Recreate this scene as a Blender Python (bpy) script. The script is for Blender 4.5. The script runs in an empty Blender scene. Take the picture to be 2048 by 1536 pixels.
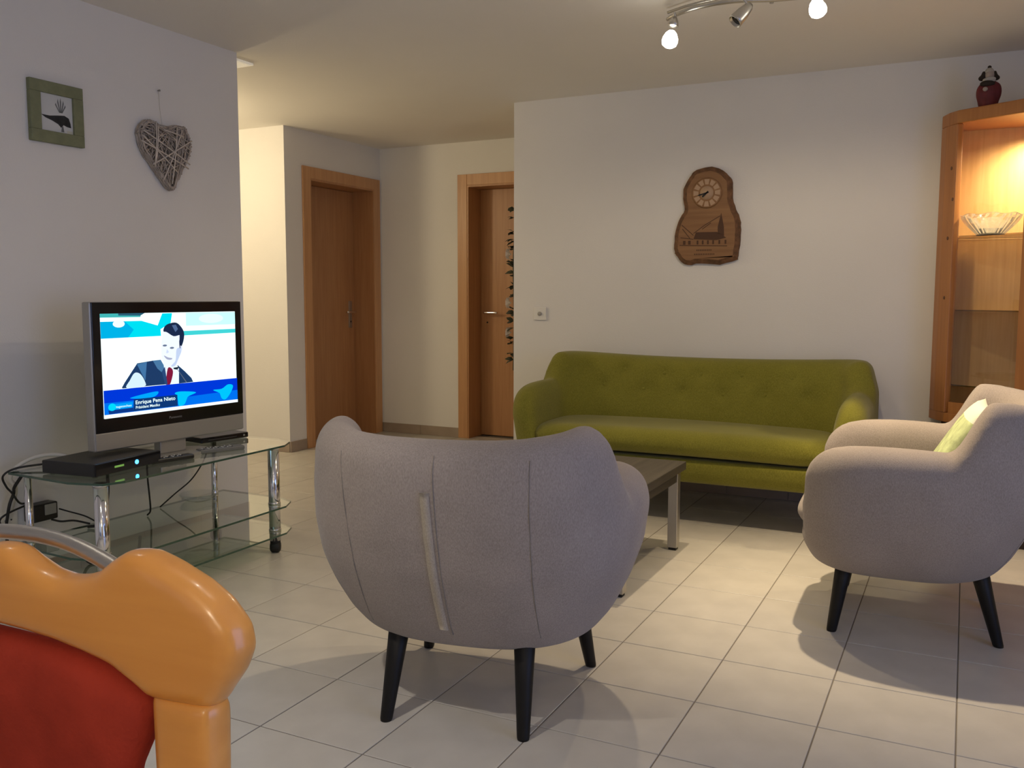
import bpy, bmesh, math, random
import numpy as np
from mathutils import Vector, Matrix
random.seed(7); np.random.seed(7)
scene = bpy.context.scene
COL = scene.collection

# ------------------------------------------------------------------ camera, world, lights, exposure
CAM_H = 1.1479
F_PX, PITCH, YAW, ROLL = 1814.44, 0.0972957, -0.4632841, 0.0017493
cam_d = bpy.data.cameras.new('camera')
cam_d.sensor_fit = 'HORIZONTAL'; cam_d.sensor_width = 36.0
cam_d.lens = F_PX / 2048 * 36.0
cam_d.clip_start = 0.02; cam_d.clip_end = 60
cam = bpy.data.objects.new('camera', cam_d); COL.objects.link(cam)
_f = Vector((math.sin(YAW)*math.cos(PITCH), math.cos(YAW)*math.cos(PITCH), -math.sin(PITCH)))
_r = Vector((math.cos(YAW), -math.sin(YAW), 0)); _u = _r.cross(_f)
_r2 = math.cos(ROLL)*_r + math.sin(ROLL)*_u; _u2 = -math.sin(ROLL)*_r + math.cos(ROLL)*_u
M = Matrix((_r2, _u2, -_f)).transposed().to_4x4(); M.translation = (0, 0, CAM_H)
cam.matrix_world = M
scene.camera = cam

world = bpy.data.worlds.new('dusk'); scene.world = world; world.use_nodes = True
_bg = world.node_tree.nodes['Background']
_bg.inputs[0].default_value = (0.30, 0.42, 0.72, 1); _bg.inputs[1].default_value = 0.25

scene.view_settings.view_transform = 'Standard'
scene.view_settings.look = 'None'
scene.view_settings.gamma = 1.0
scene.view_settings.use_curve_mapping = False
scene.view_settings.exposure = 0.0

def area_light(name, loc, target, sx, sy, power, color):
    l = bpy.data.lights.new(name, 'AREA'); l.shape = 'RECTANGLE'; l.size = sx; l.size_y = sy
    l.energy = power; l.color = color
    o = bpy.data.objects.new(name, l); COL.objects.link(o); o.location = loc
    o.rotation_euler = (Vector(target) - Vector(loc)).to_track_quat('-Z', 'Y').to_euler()
    return o
# dusk daylight through the two windows behind the camera
area_light('daylight_right', (2.42, 1.2, 1.15), (-1.0, 1.2, 1.1), 2.0, 2.0, 36, (0.34, 0.48, 1.0))
area_light('daylight_front', (-0.9, -2.35, 1.5), (-0.9, 3.0, 1.1), 2.2, 1.4, 4, (0.84, 0.90, 1.0))

SPOT_W = 84
SPILL_W = 6.5
HALL_W = 32
DINING_W = 60
PENDANT = 38.0

# ------------------------------------------------------------------ materials
MATS = {}
def mat(name, color, rough=0.6, metal=0.0, bump=None, vary=None, emit=None, spec=0.5, obj_vary=0.0, sheen=0.0):
    """bump=(scale,strength[,stretch xyz]); vary=(scale, amount[,stretch]); emit=(color,strength)"""
    if name in MATS: return MATS[name]
    m = bpy.data.materials.new(name); m.use_nodes = True; MATS[name] = m
    nt = m.node_tree; b = nt.nodes['Principled BSDF']
    c = (*color, 1)
    b.inputs['Base Color'].default_value = c
    b.inputs['Roughness'].default_value = rough
    b.inputs['Metallic'].default_value = metal
    b.inputs['Specular IOR Level'].default_value = spec
    if sheen: b.inputs['Sheen Weight'].default_value = sheen
    if emit:
        b.inputs['Emission Color'].default_value = (*emit[0], 1); b.inputs['Emission Strength'].default_value = emit[1]
    tc = nt.nodes.new('ShaderNodeTexCoord')
    def coords(st):
        mp = nt.nodes.new('ShaderNodeMapping'); mp.inputs['Scale'].default_value = st or (1, 1, 1)
        nt.links.new(tc.outputs['Object'], mp.inputs['Vector']); return mp
    colsock = None
    if vary:
        n = nt.nodes.new('ShaderNodeTexNoise'); n.inputs['Scale'].default_value = vary[0]; n.inputs['Detail'].default_value = 5
        nt.links.new(coords(vary[2] if len(vary) > 2 else None).outputs[0], n.inputs['Vector'])
        r = nt.nodes.new('ShaderNodeMapRange'); r.inputs[1].default_value = 0.3; r.inputs[2].default_value = 0.7
        r.inputs[3].default_value = 1 - vary[1]; r.inputs[4].default_value = 1 + vary[1]
        nt.links.new(n.outputs['Fac'], r.inputs[0])
        v = nt.nodes.new('ShaderNodeVectorMath'); v.operation = 'SCALE'; v.inputs[0].default_value = color
        nt.links.new(r.outputs[0], v.inputs['Scale']); colsock = v.outputs[0]
    if obj_vary:
        oi = nt.nodes.new('ShaderNodeObjectInfo')
        r = nt.nodes.new('ShaderNodeMapRange'); r.inputs[3].default_value = 1 - obj_vary; r.inputs[4].default_value = 1 + obj_vary
        nt.links.new(oi.outputs['Random'], r.inputs[0])
        v = nt.nodes.new('ShaderNodeVectorMath'); v.operation = 'SCALE'
        if colsock: nt.links.new(colsock, v.inputs[0])
        else: v.inputs[0].default_value = color
        nt.links.new(r.outputs[0], v.inputs['Scale']); colsock = v.outputs[0]
    if colsock: nt.links.new(colsock, b.inputs['Base Color'])
    if bump:
        n = nt.nodes.new('ShaderNodeTexNoise'); n.inputs['Scale'].default_value = bump[0]; n.inputs['Detail'].default_value = 4
        nt.links.new(coords(bump[2] if len(bump) > 2 else None).outputs[0], n.inputs['Vector'])
        bp = nt.nodes.new('ShaderNodeBump'); bp.inputs['Strength'].default_value = bump[1]; bp.inputs['Distance'].default_value = 0.002
        nt.links.new(n.outputs['Fac'], bp.inputs['Height']); nt.links.new(bp.outputs[0], b.inputs['Normal'])
    return m

def emis(name, color, strength=1.0):
    if name in MATS: return MATS[name]
    m = bpy.data.materials.new(name); m.use_nodes = True; MATS[name] = m
    nt = m.node_tree; nt.nodes.clear()
    e = nt.nodes.new('ShaderNodeEmission'); e.inputs[0].default_value = (*color, 1); e.inputs[1].default_value = strength
    o = nt.nodes.new('ShaderNodeOutputMaterial'); nt.links.new(e.outputs[0], o.inputs[0])
    return m

def glass_mat(name, tint, ior=1.5, rough=0.0):
    if name in MATS: return MATS[name]
    m = bpy.data.materials.new(name); m.use_nodes = True; MATS[name] = m
    nt = m.node_tree; nt.nodes.clear()
    t = nt.nodes.new('ShaderNodeBsdfTransparent'); t.inputs[0].default_value = (*tint, 1)
    g = nt.nodes.new('ShaderNodeBsdfGlossy'); g.inputs[0].default_value = (1, 1, 1, 1); g.inputs['Roughness'].default_value = rough
    fr = nt.nodes.new('ShaderNodeFresnel'); fr.inputs[0].default_value = ior
    mx = nt.nodes.new('ShaderNodeMixShader'); o = nt.nodes.new('ShaderNodeOutputMaterial')
    geo = nt.nodes.new('ShaderNodeNewGeometry')     # reflect on the outer face of a sheet only, not inside it
    inv = nt.nodes.new('ShaderNodeMath'); inv.operation = 'SUBTRACT'; inv.inputs[0].default_value = 1.0
    nt.links.new(geo.outputs['Backfacing'], inv.inputs[1])
    mu = nt.nodes.new('ShaderNodeMath'); mu.operation = 'MULTIPLY'; mu.use_clamp = True
    mu2 = nt.nodes.new('ShaderNodeMath'); mu2.operation = 'MULTIPLY'; mu2.inputs[1].default_value = 1.6
    nt.links.new(fr.outputs[0], mu2.inputs[0]); nt.links.new(mu2.outputs[0], mu.inputs[0]); nt.links.new(inv.outputs[0], mu.inputs[1])
    nt.links.new(mu.outputs[0], mx.inputs[0]); nt.links.new(t.outputs[0], mx.inputs[1]); nt.links.new(g.outputs[0], mx.inputs[2])
    nt.links.new(mx.outputs[0], o.inputs[0])
    return m

def crystal_mat(name):
    m = bpy.data.materials.new(name); m.use_nodes = True; MATS[name] = m
    b = m.node_tree.nodes['Principled BSDF']
    b.inputs['Base Color'].default_value = (0.98, 0.98, 0.96, 1)
    b.inputs['Transmission Weight'].default_value = 0.85; b.inputs['Roughness'].default_value = 0.08; b.inputs['IOR'].default_value = 1.5
    return m

def wood(name, c1, c2, rough=0.4, scale=(1, 1, 14), axis=2, dist=4.0, coat=0.0):
    """streaky wood: noise stretched along one axis"""
    if name in MATS: return MATS[name]
    m = bpy.data.materials.new(name); m.use_nodes = True; MATS[name] = m
    nt = m.node_tree; b = nt.nodes['Principled BSDF']
    tc = nt.nodes.new('ShaderNodeTexCoord'); mp = nt.nodes.new('ShaderNodeMapping')
    s = [22.0, 22.0, 22.0]; s[axis] = 1.2; mp.inputs['Scale'].default_value = s
    n = nt.nodes.new('ShaderNodeTexNoise'); n.inputs['Scale'].default_value = 2.2; n.inputs['Detail'].default_value = 6; n.inputs['Distortion'].default_value = 0.4
    cr = nt.nodes.new('ShaderNodeValToRGB')
    cr.color_ramp.elements[0].position = 0.3; cr.color_ramp.elements[0].color = (*c1, 1)
    cr.color_ramp.elements[1].position = 0.72; cr.color_ramp.elements[1].color = (*c2, 1)
    nt.links.new(tc.outputs['Object'], mp.inputs[0]); nt.links.new(mp.outputs[0], n.inputs['Vector'])
    nt.links.new(n.outputs['Fac'], cr.inputs[0]); nt.links.new(cr.outputs[0], b.inputs['Base Color'])
    b.inputs['Roughness'].default_value = rough
    if coat: b.inputs['Coat Weight'].default_value = coat; b.inputs['Coat Roughness'].default_value = 0.15
    return m

def fabric(name, c1, c2, scale=420, bump=0.35):
    """fine woven cloth: two crossed fine waves mixed with noise"""
    if name in MATS: return MATS[name]
    m = bpy.data.materials.new(name); m.use_nodes = True; MATS[name] = m
    nt = m.node_tree; b = nt.nodes['Principled BSDF']
    tc = nt.nodes.new('ShaderNodeTexCoord')
    n = nt.nodes.new('ShaderNodeTexNoise'); n.inputs['Scale'].default_value = scale; n.inputs['Detail'].default_value = 2
    mp = nt.nodes.new('ShaderNodeMapping'); mp.inputs['Scale'].default_value = (1, 1, 0.35)
    nt.links.new(tc.outputs['Object'], mp.inputs[0]); nt.links.new(mp.outputs[0], n.inputs['Vector'])
    n2 = nt.nodes.new('ShaderNodeTexNoise'); n2.inputs['Scale'].default_value = 6; nt.links.new(tc.outputs['Object'], n2.inputs['Vector'])
    ad = nt.nodes.new('ShaderNodeMath'); ad.operation = 'ADD'
    ml = nt.nodes.new('ShaderNodeMath'); ml.operation = 'MULTIPLY'; ml.inputs[1].default_value = 0.35
    nt.links.new(n2.outputs['Fac'], ml.inputs[0]); nt.links.new(n.outputs['Fac'], ad.inputs[0]); nt.links.new(ml.outputs[0], ad.inputs[1])
    cr = nt.nodes.new('ShaderNodeValToRGB')
    cr.color_ramp.elements[0].position = 0.45; cr.color_ramp.elements[0].color = (*c1, 1)
    cr.color_ramp.elements[1].position = 0.9; cr.color_ramp.elements[1].color = (*c2, 1)
    nt.links.new(ad.outputs[0], cr.inputs[0]); nt.links.new(cr.outputs[0], b.inputs['Base Color'])
    bp = nt.nodes.new('ShaderNodeBump'); bp.inputs['Strength'].default_value = bump; bp.inputs['Distance'].default_value = 0.0015
    nt.links.new(n.outputs['Fac'], bp.inputs['Height']); nt.links.new(bp.outputs[0], b.inputs['Normal'])
    b.inputs['Roughness'].default_value = 0.95; b.inputs['Specular IOR Level'].default_value = 0.15
    b.inputs['Sheen Weight'].default_value = 0.15
    return m

WALL = mat('plaster_white', (0.80, 0.785, 0.76), 0.92, bump=(140, 0.35), vary=(1.5, 0.02), spec=0.2)
CEIL = mat('ceiling_white', (0.84, 0.815, 0.765), 0.92, bump=(160, 0.3), vary=(1.2, 0.02), spec=0.2)
GROUT = mat('grout', (0.20, 0.175, 0.15), 0.9, bump=(300, 0.4))
TILE = mat('floor_tile_glaze', (0.535, 0.51, 0.465), 0.36, vary=(7, 0.07), obj_vary=0.035, bump=(60, 0.05), spec=0.4)
SKIRT = mat('skirting_tile', (0.36, 0.29, 0.23), 0.5, vary=(8, 0.08))
DOORW = wood('beech_door', (0.42, 0.20, 0.085), (0.50, 0.26, 0.115), 0.42)
FRAMEW = wood('beech_frame', (0.52, 0.27, 0.12), (0.60, 0.33, 0.155), 0.4)
CABW = wood('pine_cabinet', (0.36, 0.140, 0.036), (0.44, 0.185, 0.052), 0.42)
CABIN = wood('pine_inside', (0.60, 0.35, 0.14), (0.70, 0.45, 0.20), 0.5)
CHAIRW = wood('beech_chair', (0.74, 0.31, 0.060), (0.82, 0.365, 0.078), 0.30, axis=0, coat=0.35)
DARKW = wood('dark_table_wood', (0.040, 0.034, 0.026), (0.075, 0.063, 0.047), 0.55, axis=1)
BLACKLEG = mat('black_lacquer_leg', (0.007, 0.006, 0.0055), 0.5, spec=0.3)
CHROME = mat('chrome', (0.78, 0.78, 0.80), 0.10, 1.0)
STEEL = mat('brushed_steel', (0.55, 0.53, 0.50), 0.38, 1.0, bump=(200, 0.1, (1, 1, 0.05)))
SATIN = mat('satin_metal', (0.50, 0.48, 0.44), 0.36, 1.0)
BLACK = mat('black_plastic', (0.012, 0.012, 0.013), 0.35)
GLOSSBLK = mat('gloss_black', (0.006, 0.006, 0.008), 0.12)
SILVER = mat('silver_plastic', (0.40, 0.39, 0.36), 0.38, 0.35)
WHITEP = mat('white_plastic', (0.80, 0.79, 0.75), 0.4)
RUBBER = mat('rubber_black', (0.010, 0.010, 0.010), 0.6)
GREYFAB = fabric('grey_weave', (0.27, 0.232, 0.210), (0.385, 0.335, 0.305))
SEAMFAB = fabric('grey_weave_seam', (0.20, 0.18, 0.165), (0.26, 0.23, 0.21))
TRIMFAB = fabric('beige_trim_weave', (0.36, 0.31, 0.25), (0.48, 0.42, 0.33))
GREENFAB = fabric('olive_green_felt', (0.185, 0.175, 0.024), (0.27, 0.255, 0.042), 300)
REDFAB = mat('red_suede', (0.36, 0.040, 0.022), 0.9, vary=(14, 0.22), bump=(250, 0.3), spec=0.15)
SMOKE = glass_mat('tinted_shelf_glass', (0.66, 0.60, 0.48), 1.5)
GLASS = glass_mat('clear_glass', (0.97, 0.98, 0.97))
GGLASS = glass_mat('green_glass', (0.86, 0.92, 0.87), 1.6)
GEDGE = mat('glass_edge_green', (0.05, 0.10, 0.07), 0.15)
CRYSTAL = crystal_mat('crystal')

# ------------------------------------------------------------------ mesh helpers
def link(name, me, m, parent=None, smooth=False):
    o = bpy.data.objects.new(name, me); COL.objects.link(o)
    if m is not None and len(me.materials) == 0: me.materials.append(m)
    if parent is not None: o.parent = parent
    if smooth:
        for p in me.polygons: p.use_smooth = True
    return o
def raw(name, verts, faces, m, parent=None, smooth=False):
    me = bpy.data.meshes.new(name); me.from_pydata([tuple(map(float, v)) for v in verts], [], [tuple(f) for f in faces]); me.update()
    return link(name, me, m, parent, smooth)
def tag(o, label, cat, group=None, kind=None):
    o['label'] = label; o['category'] = cat
    if group: o['group'] = group
    if kind: o['kind'] = kind
    return o
def thing(name, label, cat, loc=(0, 0, 0), rz=0.0, group=None):
    o = bpy.data.objects.new(name, None); COL.objects.link(o); o.location = loc; o.rotation_euler = (0, 0, rz)
    o.empty_display_size = 0.1
    return tag(o, label, cat, group)
def bm_box(bm, x0, x1, y0, y1, z0, z1):
    vs = [bm.verts.new(p) for p in ((x0,y0,z0),(x1,y0,z0),(x1,y1,z0),(x0,y1,z0),(x0,y0,z1),(x1,y0,z1),(x1,y1,z1),(x0,y1,z1))]
    for f in ((0,3,2,1),(4,5,6,7),(0,1,5,4),(1,2,6,5),(2,3,7,6),(3,0,4,7)): bm.faces.new([vs[i] for i in f])
    return vs
def bm_done(name, bm, m, parent=None, smooth=False, bevel=0.0, seg=2):
    if bevel > 0:
        bmesh.ops.bevel(bm, geom=list(bm.edges), offset=bevel, segments=seg, affect='EDGES', profile=0.5)
    bmesh.ops.recalc_face_normals(bm, faces=bm.faces)
    me = bpy.data.meshes.new(name); bm.to_mesh(me); bm.free()
    return link(name, me, m, parent, smooth)
def box(name, x0, x1, y0, y1, z0, z1, m, parent=None, bevel=0.0, seg=2, smooth=False):
    bm = bmesh.new(); bm_box(bm, min(x0,x1), max(x0,x1), min(y0,y1), max(y0,y1), min(z0,z1), max(z0,z1))
    return bm_done(name, bm, m, parent, smooth, bevel, seg)
def boxes(name, lst, m, parent=None, bevel=0.0):
    bm = bmesh.new()
    for b in lst: bm_box(bm, *b)
    return bm_done(name, bm, m, parent, False, bevel)
def prism(name, poly, z0, z1, m, parent=None, bevel=0.0):
    bm = bmesh.new()
    a = [bm.verts.new((x, y, z0)) for x, y in poly]; b = [bm.verts.new((x, y, z1)) for x, y in poly]
    n = len(poly); bm.faces.new(a[::-1]); bm.faces.new(b)
    for i in range(n): bm.faces.new((a[i], a[(i+1) % n], b[(i+1) % n], b[i]))
    return bm_done(name, bm, m, parent, False, bevel)
def plate(name, poly, y0, y1, m, parent=None, bevel=0.0):
    """polygon in x,z extruded along y"""
    bm = bmesh.new()
    a = [bm.verts.new((x, y0, z)) for x, z in poly]; b = [bm.verts.new((x, y1, z)) for x, z in poly]
    n = len(poly); bm.faces.new(a); bm.faces.new(b[::-1])
    for i in range(n): bm.faces.new((a[i], b[i], b[(i+1) % n], a[(i+1) % n]))
    return bm_done(name, bm, m, parent, False, bevel)
def lathe(name, prof, m, parent=None, loc=(0, 0, 0), n=24, smooth=True, axis=None):
    vs, fs = [], []
    for r, z in prof:
        for k in range(n):
            a = 2*math.pi*k/n; vs.append((r*math.cos(a), r*math.sin(a), z))
    for i in range(len(prof)-1):
        for k in range(n):
            k2 = (k+1) % n; fs.append((i*n+k, i*n+k2, (i+1)*n+k2, (i+1)*n+k))
    if prof[0][0] > 1e-6: fs.append(tuple(range(n))[::-1])
    if prof[-1][0] > 1e-6: fs.append(tuple((len(prof)-1)*n+k for k in range(n)))
    if axis is not None:
        q = Vector((0, 0, 1)).rotation_difference(Vector(axis)); vs = [tuple(q @ Vector(v)) for v in vs]
    vs = [(v[0]+loc[0], v[1]+loc[1], v[2]+loc[2]) for v in vs]
    o = raw(name, vs, fs, m, parent, smooth)
    bm = bmesh.new(); bm.from_mesh(o.data); bmesh.ops.remove_doubles(bm, verts=bm.verts, dist=1e-5)
    bmesh.ops.recalc_face_normals(bm, faces=bm.faces); bm.to_mesh(o.data); bm.free()
    if smooth:
        for p in o.data.polygons: p.use_smooth = len(p.vertices) <= 4
    return o
def catmull(pts, k=6):
    pts = [Vector(p) for p in pts]; P = [2*pts[0]-pts[1]] + pts + [2*pts[-1]-pts[-2]]; out = []
    for i in range(1, len(P)-2):
        a, b, c, d = P[i-1:i+3]
        for j in range(k):
            t = j/k
            out.append(0.5*((2*b)+(c-a)*t+(2*a-5*b+4*c-d)*t*t+(3*b-a-3*c+d)*t**3))
    out.append(pts[-1]); return out
def tube_data(pts, r, n=8, vs=None, fs=None, flat=1.0):
    pts = [Vector(p) for p in pts]; vs = [] if vs is None else vs; fs = [] if fs is None else fs
    base = len(vs); up = None
    for i, p in enumerate(pts):
        t = (pts[min(i+1, len(pts)-1)] - pts[max(i-1, 0)]).normalized()
        if up is None: up = t.orthogonal().normalized()
        else: up = (up - t*up.dot(t)).normalized()
        s = t.cross(up); rr = r[i] if isinstance(r, (list, tuple)) else r
        for k in range(n):
            a = 2*math.pi*k/n; vs.append(tuple(p + up*math.cos(a)*rr + s*math.sin(a)*rr*flat))
    for i in range(len(pts)-1):
        for k in range(n):
            k2 = (k+1) % n; fs.append((base+i*n+k, base+i*n+k2, base+(i+1)*n+k2, base+(i+1)*n+k))
    fs.append(tuple(base+k for k in range(n))[::-1]); fs.append(tuple(base+(len(pts)-1)*n+k for k in range(n)))
    return vs, fs
def tube(name, pts, r, m, parent=None, n=8, curve=True, flat=1.0):
    if curve and len(pts) > 2: pts = catmull(pts)
    vs, fs = tube_data(pts, r, n, flat=flat); return raw(name, vs, fs, m, parent, True)
def copy_tree(o, parent=None):
    c = o.copy(); COL.objects.link(c)
    if parent is not None: c.parent = parent
    for ch in list(o.children): copy_tree(ch, c)
    return c

# --- implicit surfaces (numpy): smooth upholstered shapes
def smax(a, b, k): return np.maximum(a, b) + np.maximum(k - np.abs(a-b), 0)**2/(4*k)
def smin(a, b, k): return -smax(-a, -b, k)
def snet(F, lo, h):
    S = F < 0; nx, ny, nz = F.shape
    acc = np.zeros((nx-1, ny-1, nz-1, 3)); cnt = np.zeros((nx-1, ny-1, nz-1))
    sl = lambda o, n: slice(o, n-1+o)
    cor = [(i, j, k) for i in (0,1) for j in (0,1) for k in (0,1)]
    g = lambda c: (F[sl(c[0],nx), sl(c[1],ny), sl(c[2],nz)])
    for a in cor:
        for ax in range(3):
            if a[ax] == 0:
                b = list(a); b[ax] = 1; fa, fb = g(a), g(tuple(b)); m_ = (fa < 0) != (fb < 0)
                t = np.where(m_, fa/np.where(m_, fa-fb, 1), 0)
                for d in range(3):
                    acc[..., d] += np.where(m_, a[d] + (t if d == ax else 0), 0)
                cnt += m_
    act = cnt > 0; idx = -np.ones(act.shape, int); idx[act] = np.arange(act.sum())
    ii = np.argwhere(act); V = (acc[act]/cnt[act][:, None] + ii)*h + np.array(lo)
    Q = []
    for ax in range(3):
        u, v = (ax+1) % 3, (ax+2) % 3
        a = [slice(None)]*3; b = [slice(None)]*3; a[ax] = slice(0, -1); b[ax] = slice(1, None)
        for q in (u, v): a[q] = slice(1, -1); b[q] = slice(1, -1)
        sa, sb = S[tuple(a)], S[tuple(b)]
        e = np.argwhere(sa != sb)
        if len(e) == 0: continue
        s = sa[tuple(e.T)]; base = e.copy(); base[:, u] += 1; base[:, v] += 1
        def cell(du, dv):
            c = base.copy(); c[:, u] -= du; c[:, v] -= dv; return idx[tuple(c.T)]
        q = np.stack([cell(1,1), cell(0,1), cell(0,0), cell(1,0)], 1)
        q[~s] = q[~s][:, ::-1]; Q.append(q)
    return V, np.concatenate(Q)
def implicit(name, fn, lo, hi, h, m, parent=None, relax=2):
    lo = np.array(lo, float); n = np.ceil((np.array(hi)-lo)/h).astype(int)+1
    ax = [lo[i]+np.arange(n[i])*h for i in range(3)]
    X, Y, Z = np.meshgrid(*ax, indexing='ij')
    V, Q = snet(fn(X, Y, Z), lo, h)
    # light relaxation of the vertex net
    e = np.concatenate([Q[:, [0,1]], Q[:, [1,2]], Q[:, [2,3]], Q[:, [3,0]]])
    for _ in range(relax):
        A = np.zeros_like(V); c = np.zeros(len(V))
        np.add.at(A, e[:,0], V[e[:,1]]); np.add.at(c, e[:,0], 1); np.add.at(A, e[:,1], V[e[:,0]]); np.add.at(c, e[:,1], 1)
        V = 0.5*V + 0.5*A/c[:, None]
    me = bpy.data.meshes.new(name); me.from_pydata(V.tolist(), [], Q.tolist()); me.update()
    return link(name, me, m, parent, True)
def poly_sdf(P, X, Z):
    P = np.array(P, float); d = np.full(X.shape, 1e9); s = np.ones(X.shape); n = len(P)
    for i in range(n):
        a, b = P[i], P[i-1]; ex, ez = b[0]-a[0], b[1]-a[1]; wx, wz = X-a[0], Z-a[1]
        t = np.clip((wx*ex+wz*ez)/(ex*ex+ez*ez), 0, 1); d = np.minimum(d, (wx-ex*t)**2+(wz-ez*t)**2)
        c1, c2, c3 = Z >= a[1], Z < b[1], ex*wz > ez*wx
        s = np.where((c1 & c2 & c3) | (~c1 & ~c2 & ~c3), -s, s)
    return s*np.sqrt(d)
def text_obj(name, txt, size, m, parent, loc, width=None, bold=0.0):
    cu = bpy.data.curves.new(name, 'FONT'); cu.body = txt; cu.size = size; cu.offset = bold
    o = bpy.data.objects.new(name, cu); COL.objects.link(o)
    bpy.context.view_layer.update()
    me = bpy.data.meshes.new_from_object(o.evaluated_get(bpy.context.evaluated_depsgraph_get()))
    bpy.data.objects.remove(o); bpy.data.curves.remove(cu)
    xs = [v.co.x for v in me.vertices]
    k = width/(max(xs)-min(xs)) if width else 1
    for v in me.vertices: v.co = (loc[0]+(v.co.x-min(xs))*k, loc[1], loc[2]+v.co.y)   # lettering stands in the x,z plane
    me.materials.clear(); me.update()
    return link(name, me, m, parent)

# ------------------------------------------------------------------ the room
H = 2.345
XL, YL = -3.30, 3.54         # end of the television wall
YS, XS = 5.20, -2.586        # sofa wall and its corner
XH, YH = -4.385, 5.149       # hall corner
YF = 6.33                    # far hall wall
def struct(o, label, cat): return tag(o, label, cat, kind='structure')

floor = box('floor', -6.3, 2.5, -2.4, 6.75, -0.08, -0.0022, GROUT)
struct(floor, 'pale square ceramic tile floor with thin dark joints', 'floor')
T = 0.3333; TX, TY = -1.6418, 2.1155
def tile_mesh(rx, ry):
    a, b = (T-0.0038)/2, (T-0.0038)/2-0.0014
    vs = [(-a,-a,-0.006),(a,-a,-0.006),(a,a,-0.006),(-a,a,-0.006),(-a,-a,-0.001),(a,-a,-0.001),(a,a,-0.001),(-a,a,-0.001),(-b,-b,0),(b,-b,0),(b,b,0),(-b,b,0)]
    fs = [(0,1,5,4),(1,2,6,5),(2,3,7,6),(3,0,4,7),(4,5,9,8),(5,6,10,9),(6,7,11,10),(7,4,8,11),(8,9,10,11)]
    return vs, fs
tv_, tf_ = tile_mesh(0, 0)
tme = bpy.data.meshes.new('tile'); tme.from_pydata(tv_, [], tf_); tme.materials.append(TILE)
spots = []
for i in range(-14, 13):
    for j in range(-13, 14):
        x, y = TX+(i+0.5)*T, TY+(j+0.5)*T
        if not (-6.3 < x < 2.4 and -2.3 < y < 6.6): continue
        if x > XS+0.1 and y > YS+0.12: continue                      # under the solid block behind the sofa wall
        if x < XH-0.15 and y > YH+0.12: continue
        if x < XL-0.15 and y < 3.35: continue
        d = Vector((x, y, -CAM_H)); fz = d.dot(_f)
        px = 1024+F_PX*d.dot(_r2)/fz if fz > 0.2 else 1e9; py = 768-F_PX*d.dot(_u2)/fz if fz > 0.2 else 1e9
        seen = -220 < px < 2270 and py < 1760
        spots.append((0 if seen else 1, x*x+y*y, x, y))
spots.sort()
rest_v, rest_f = [], []
for k, (s, _, x, y) in enumerate(spots):
    if s == 0 and k < 300:
        o = bpy.data.objects.new('tile', tme); COL.objects.link(o); o.parent = floor; o.location = (x, y, 0)
    else:
        b = len(rest_v); rest_v += [(v[0]+x, v[1]+y, v[2]) for v in tv_]; rest_f += [tuple(q+b for q in f) for f in tf_]
rt = raw('tile_field', rest_v, rest_f, TILE, floor); rt['kind'] = 'stuff'

ceiling = box('ceiling', -6.3, 2.5, -2.4, 6.75, H, H+0.12, CEIL); struct(ceiling, 'plain off-white plaster ceiling', 'ceiling')
o = box('wall_left', XL-0.10, XL, -2.3, YL, 0, H, WALL); struct(o, 'grey-white plaster wall behind the television', 'wall')
o = box('wall_rear', XS, 2.5, YS, 6.75, 0, H, WALL); struct(o, 'white plaster wall behind the green sofa', 'wall')
# hall: side wall with door opening, far wall with door opening, bright end wall
D1 = (5.42, 6.223, 2.005); D2 = (-3.556, -2.74, 2.008)
o = boxes('wall_hall_left', [(XH-0.25, XH, YH, D1[0], 0, H), (XH-0.25, XH, D1[1], YF, 0, H), (XH-0.25, XH, D1[0], D1[1], D1[2], H)], WALL)
struct(o, 'shaded hall wall holding the left beech door', 'wall')
o = boxes('wall_hall_rear', [(XH-0.25, D2[0], YF, YF+0.25, 0, H), (D2[1], XS, YF, YF+0.25, 0, H), (D2[0], D2[1], YF, YF+0.25, D2[2], H)], WALL)
struct(o, 'far hall wall holding the right beech door', 'wall')
o = box('wall_hall_end', -6.3, XH-0.25, YH, YH+0.15, 0, H, WALL); struct(o, 'brightly lit cream hall wall beside the left door', 'wall')
o = box('wall_hall_front', -6.3, XL-0.10, 3.25, 3.35, 0, H, WALL); struct(o, 'hall wall on the rear side of the television wall', 'wall')
o = box('wall_hall_outer', -6.4, -6.3, 3.25, 5.3, 0, H, WALL); struct(o, 'end wall of the side hall', 'wall')
o = box('wall_door_left', XH-0.40, XH-0.25, YH+0.15, YF+0.25, 0, H, WALL); struct(o, 'wall closing the room behind the left door', 'wall')
o = box('wall_door_right', XH-0.25, XS, YF+0.25, YF+0.40, 0, H, WALL); struct(o, 'wall closing the room behind the right door', 'wall')
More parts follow.
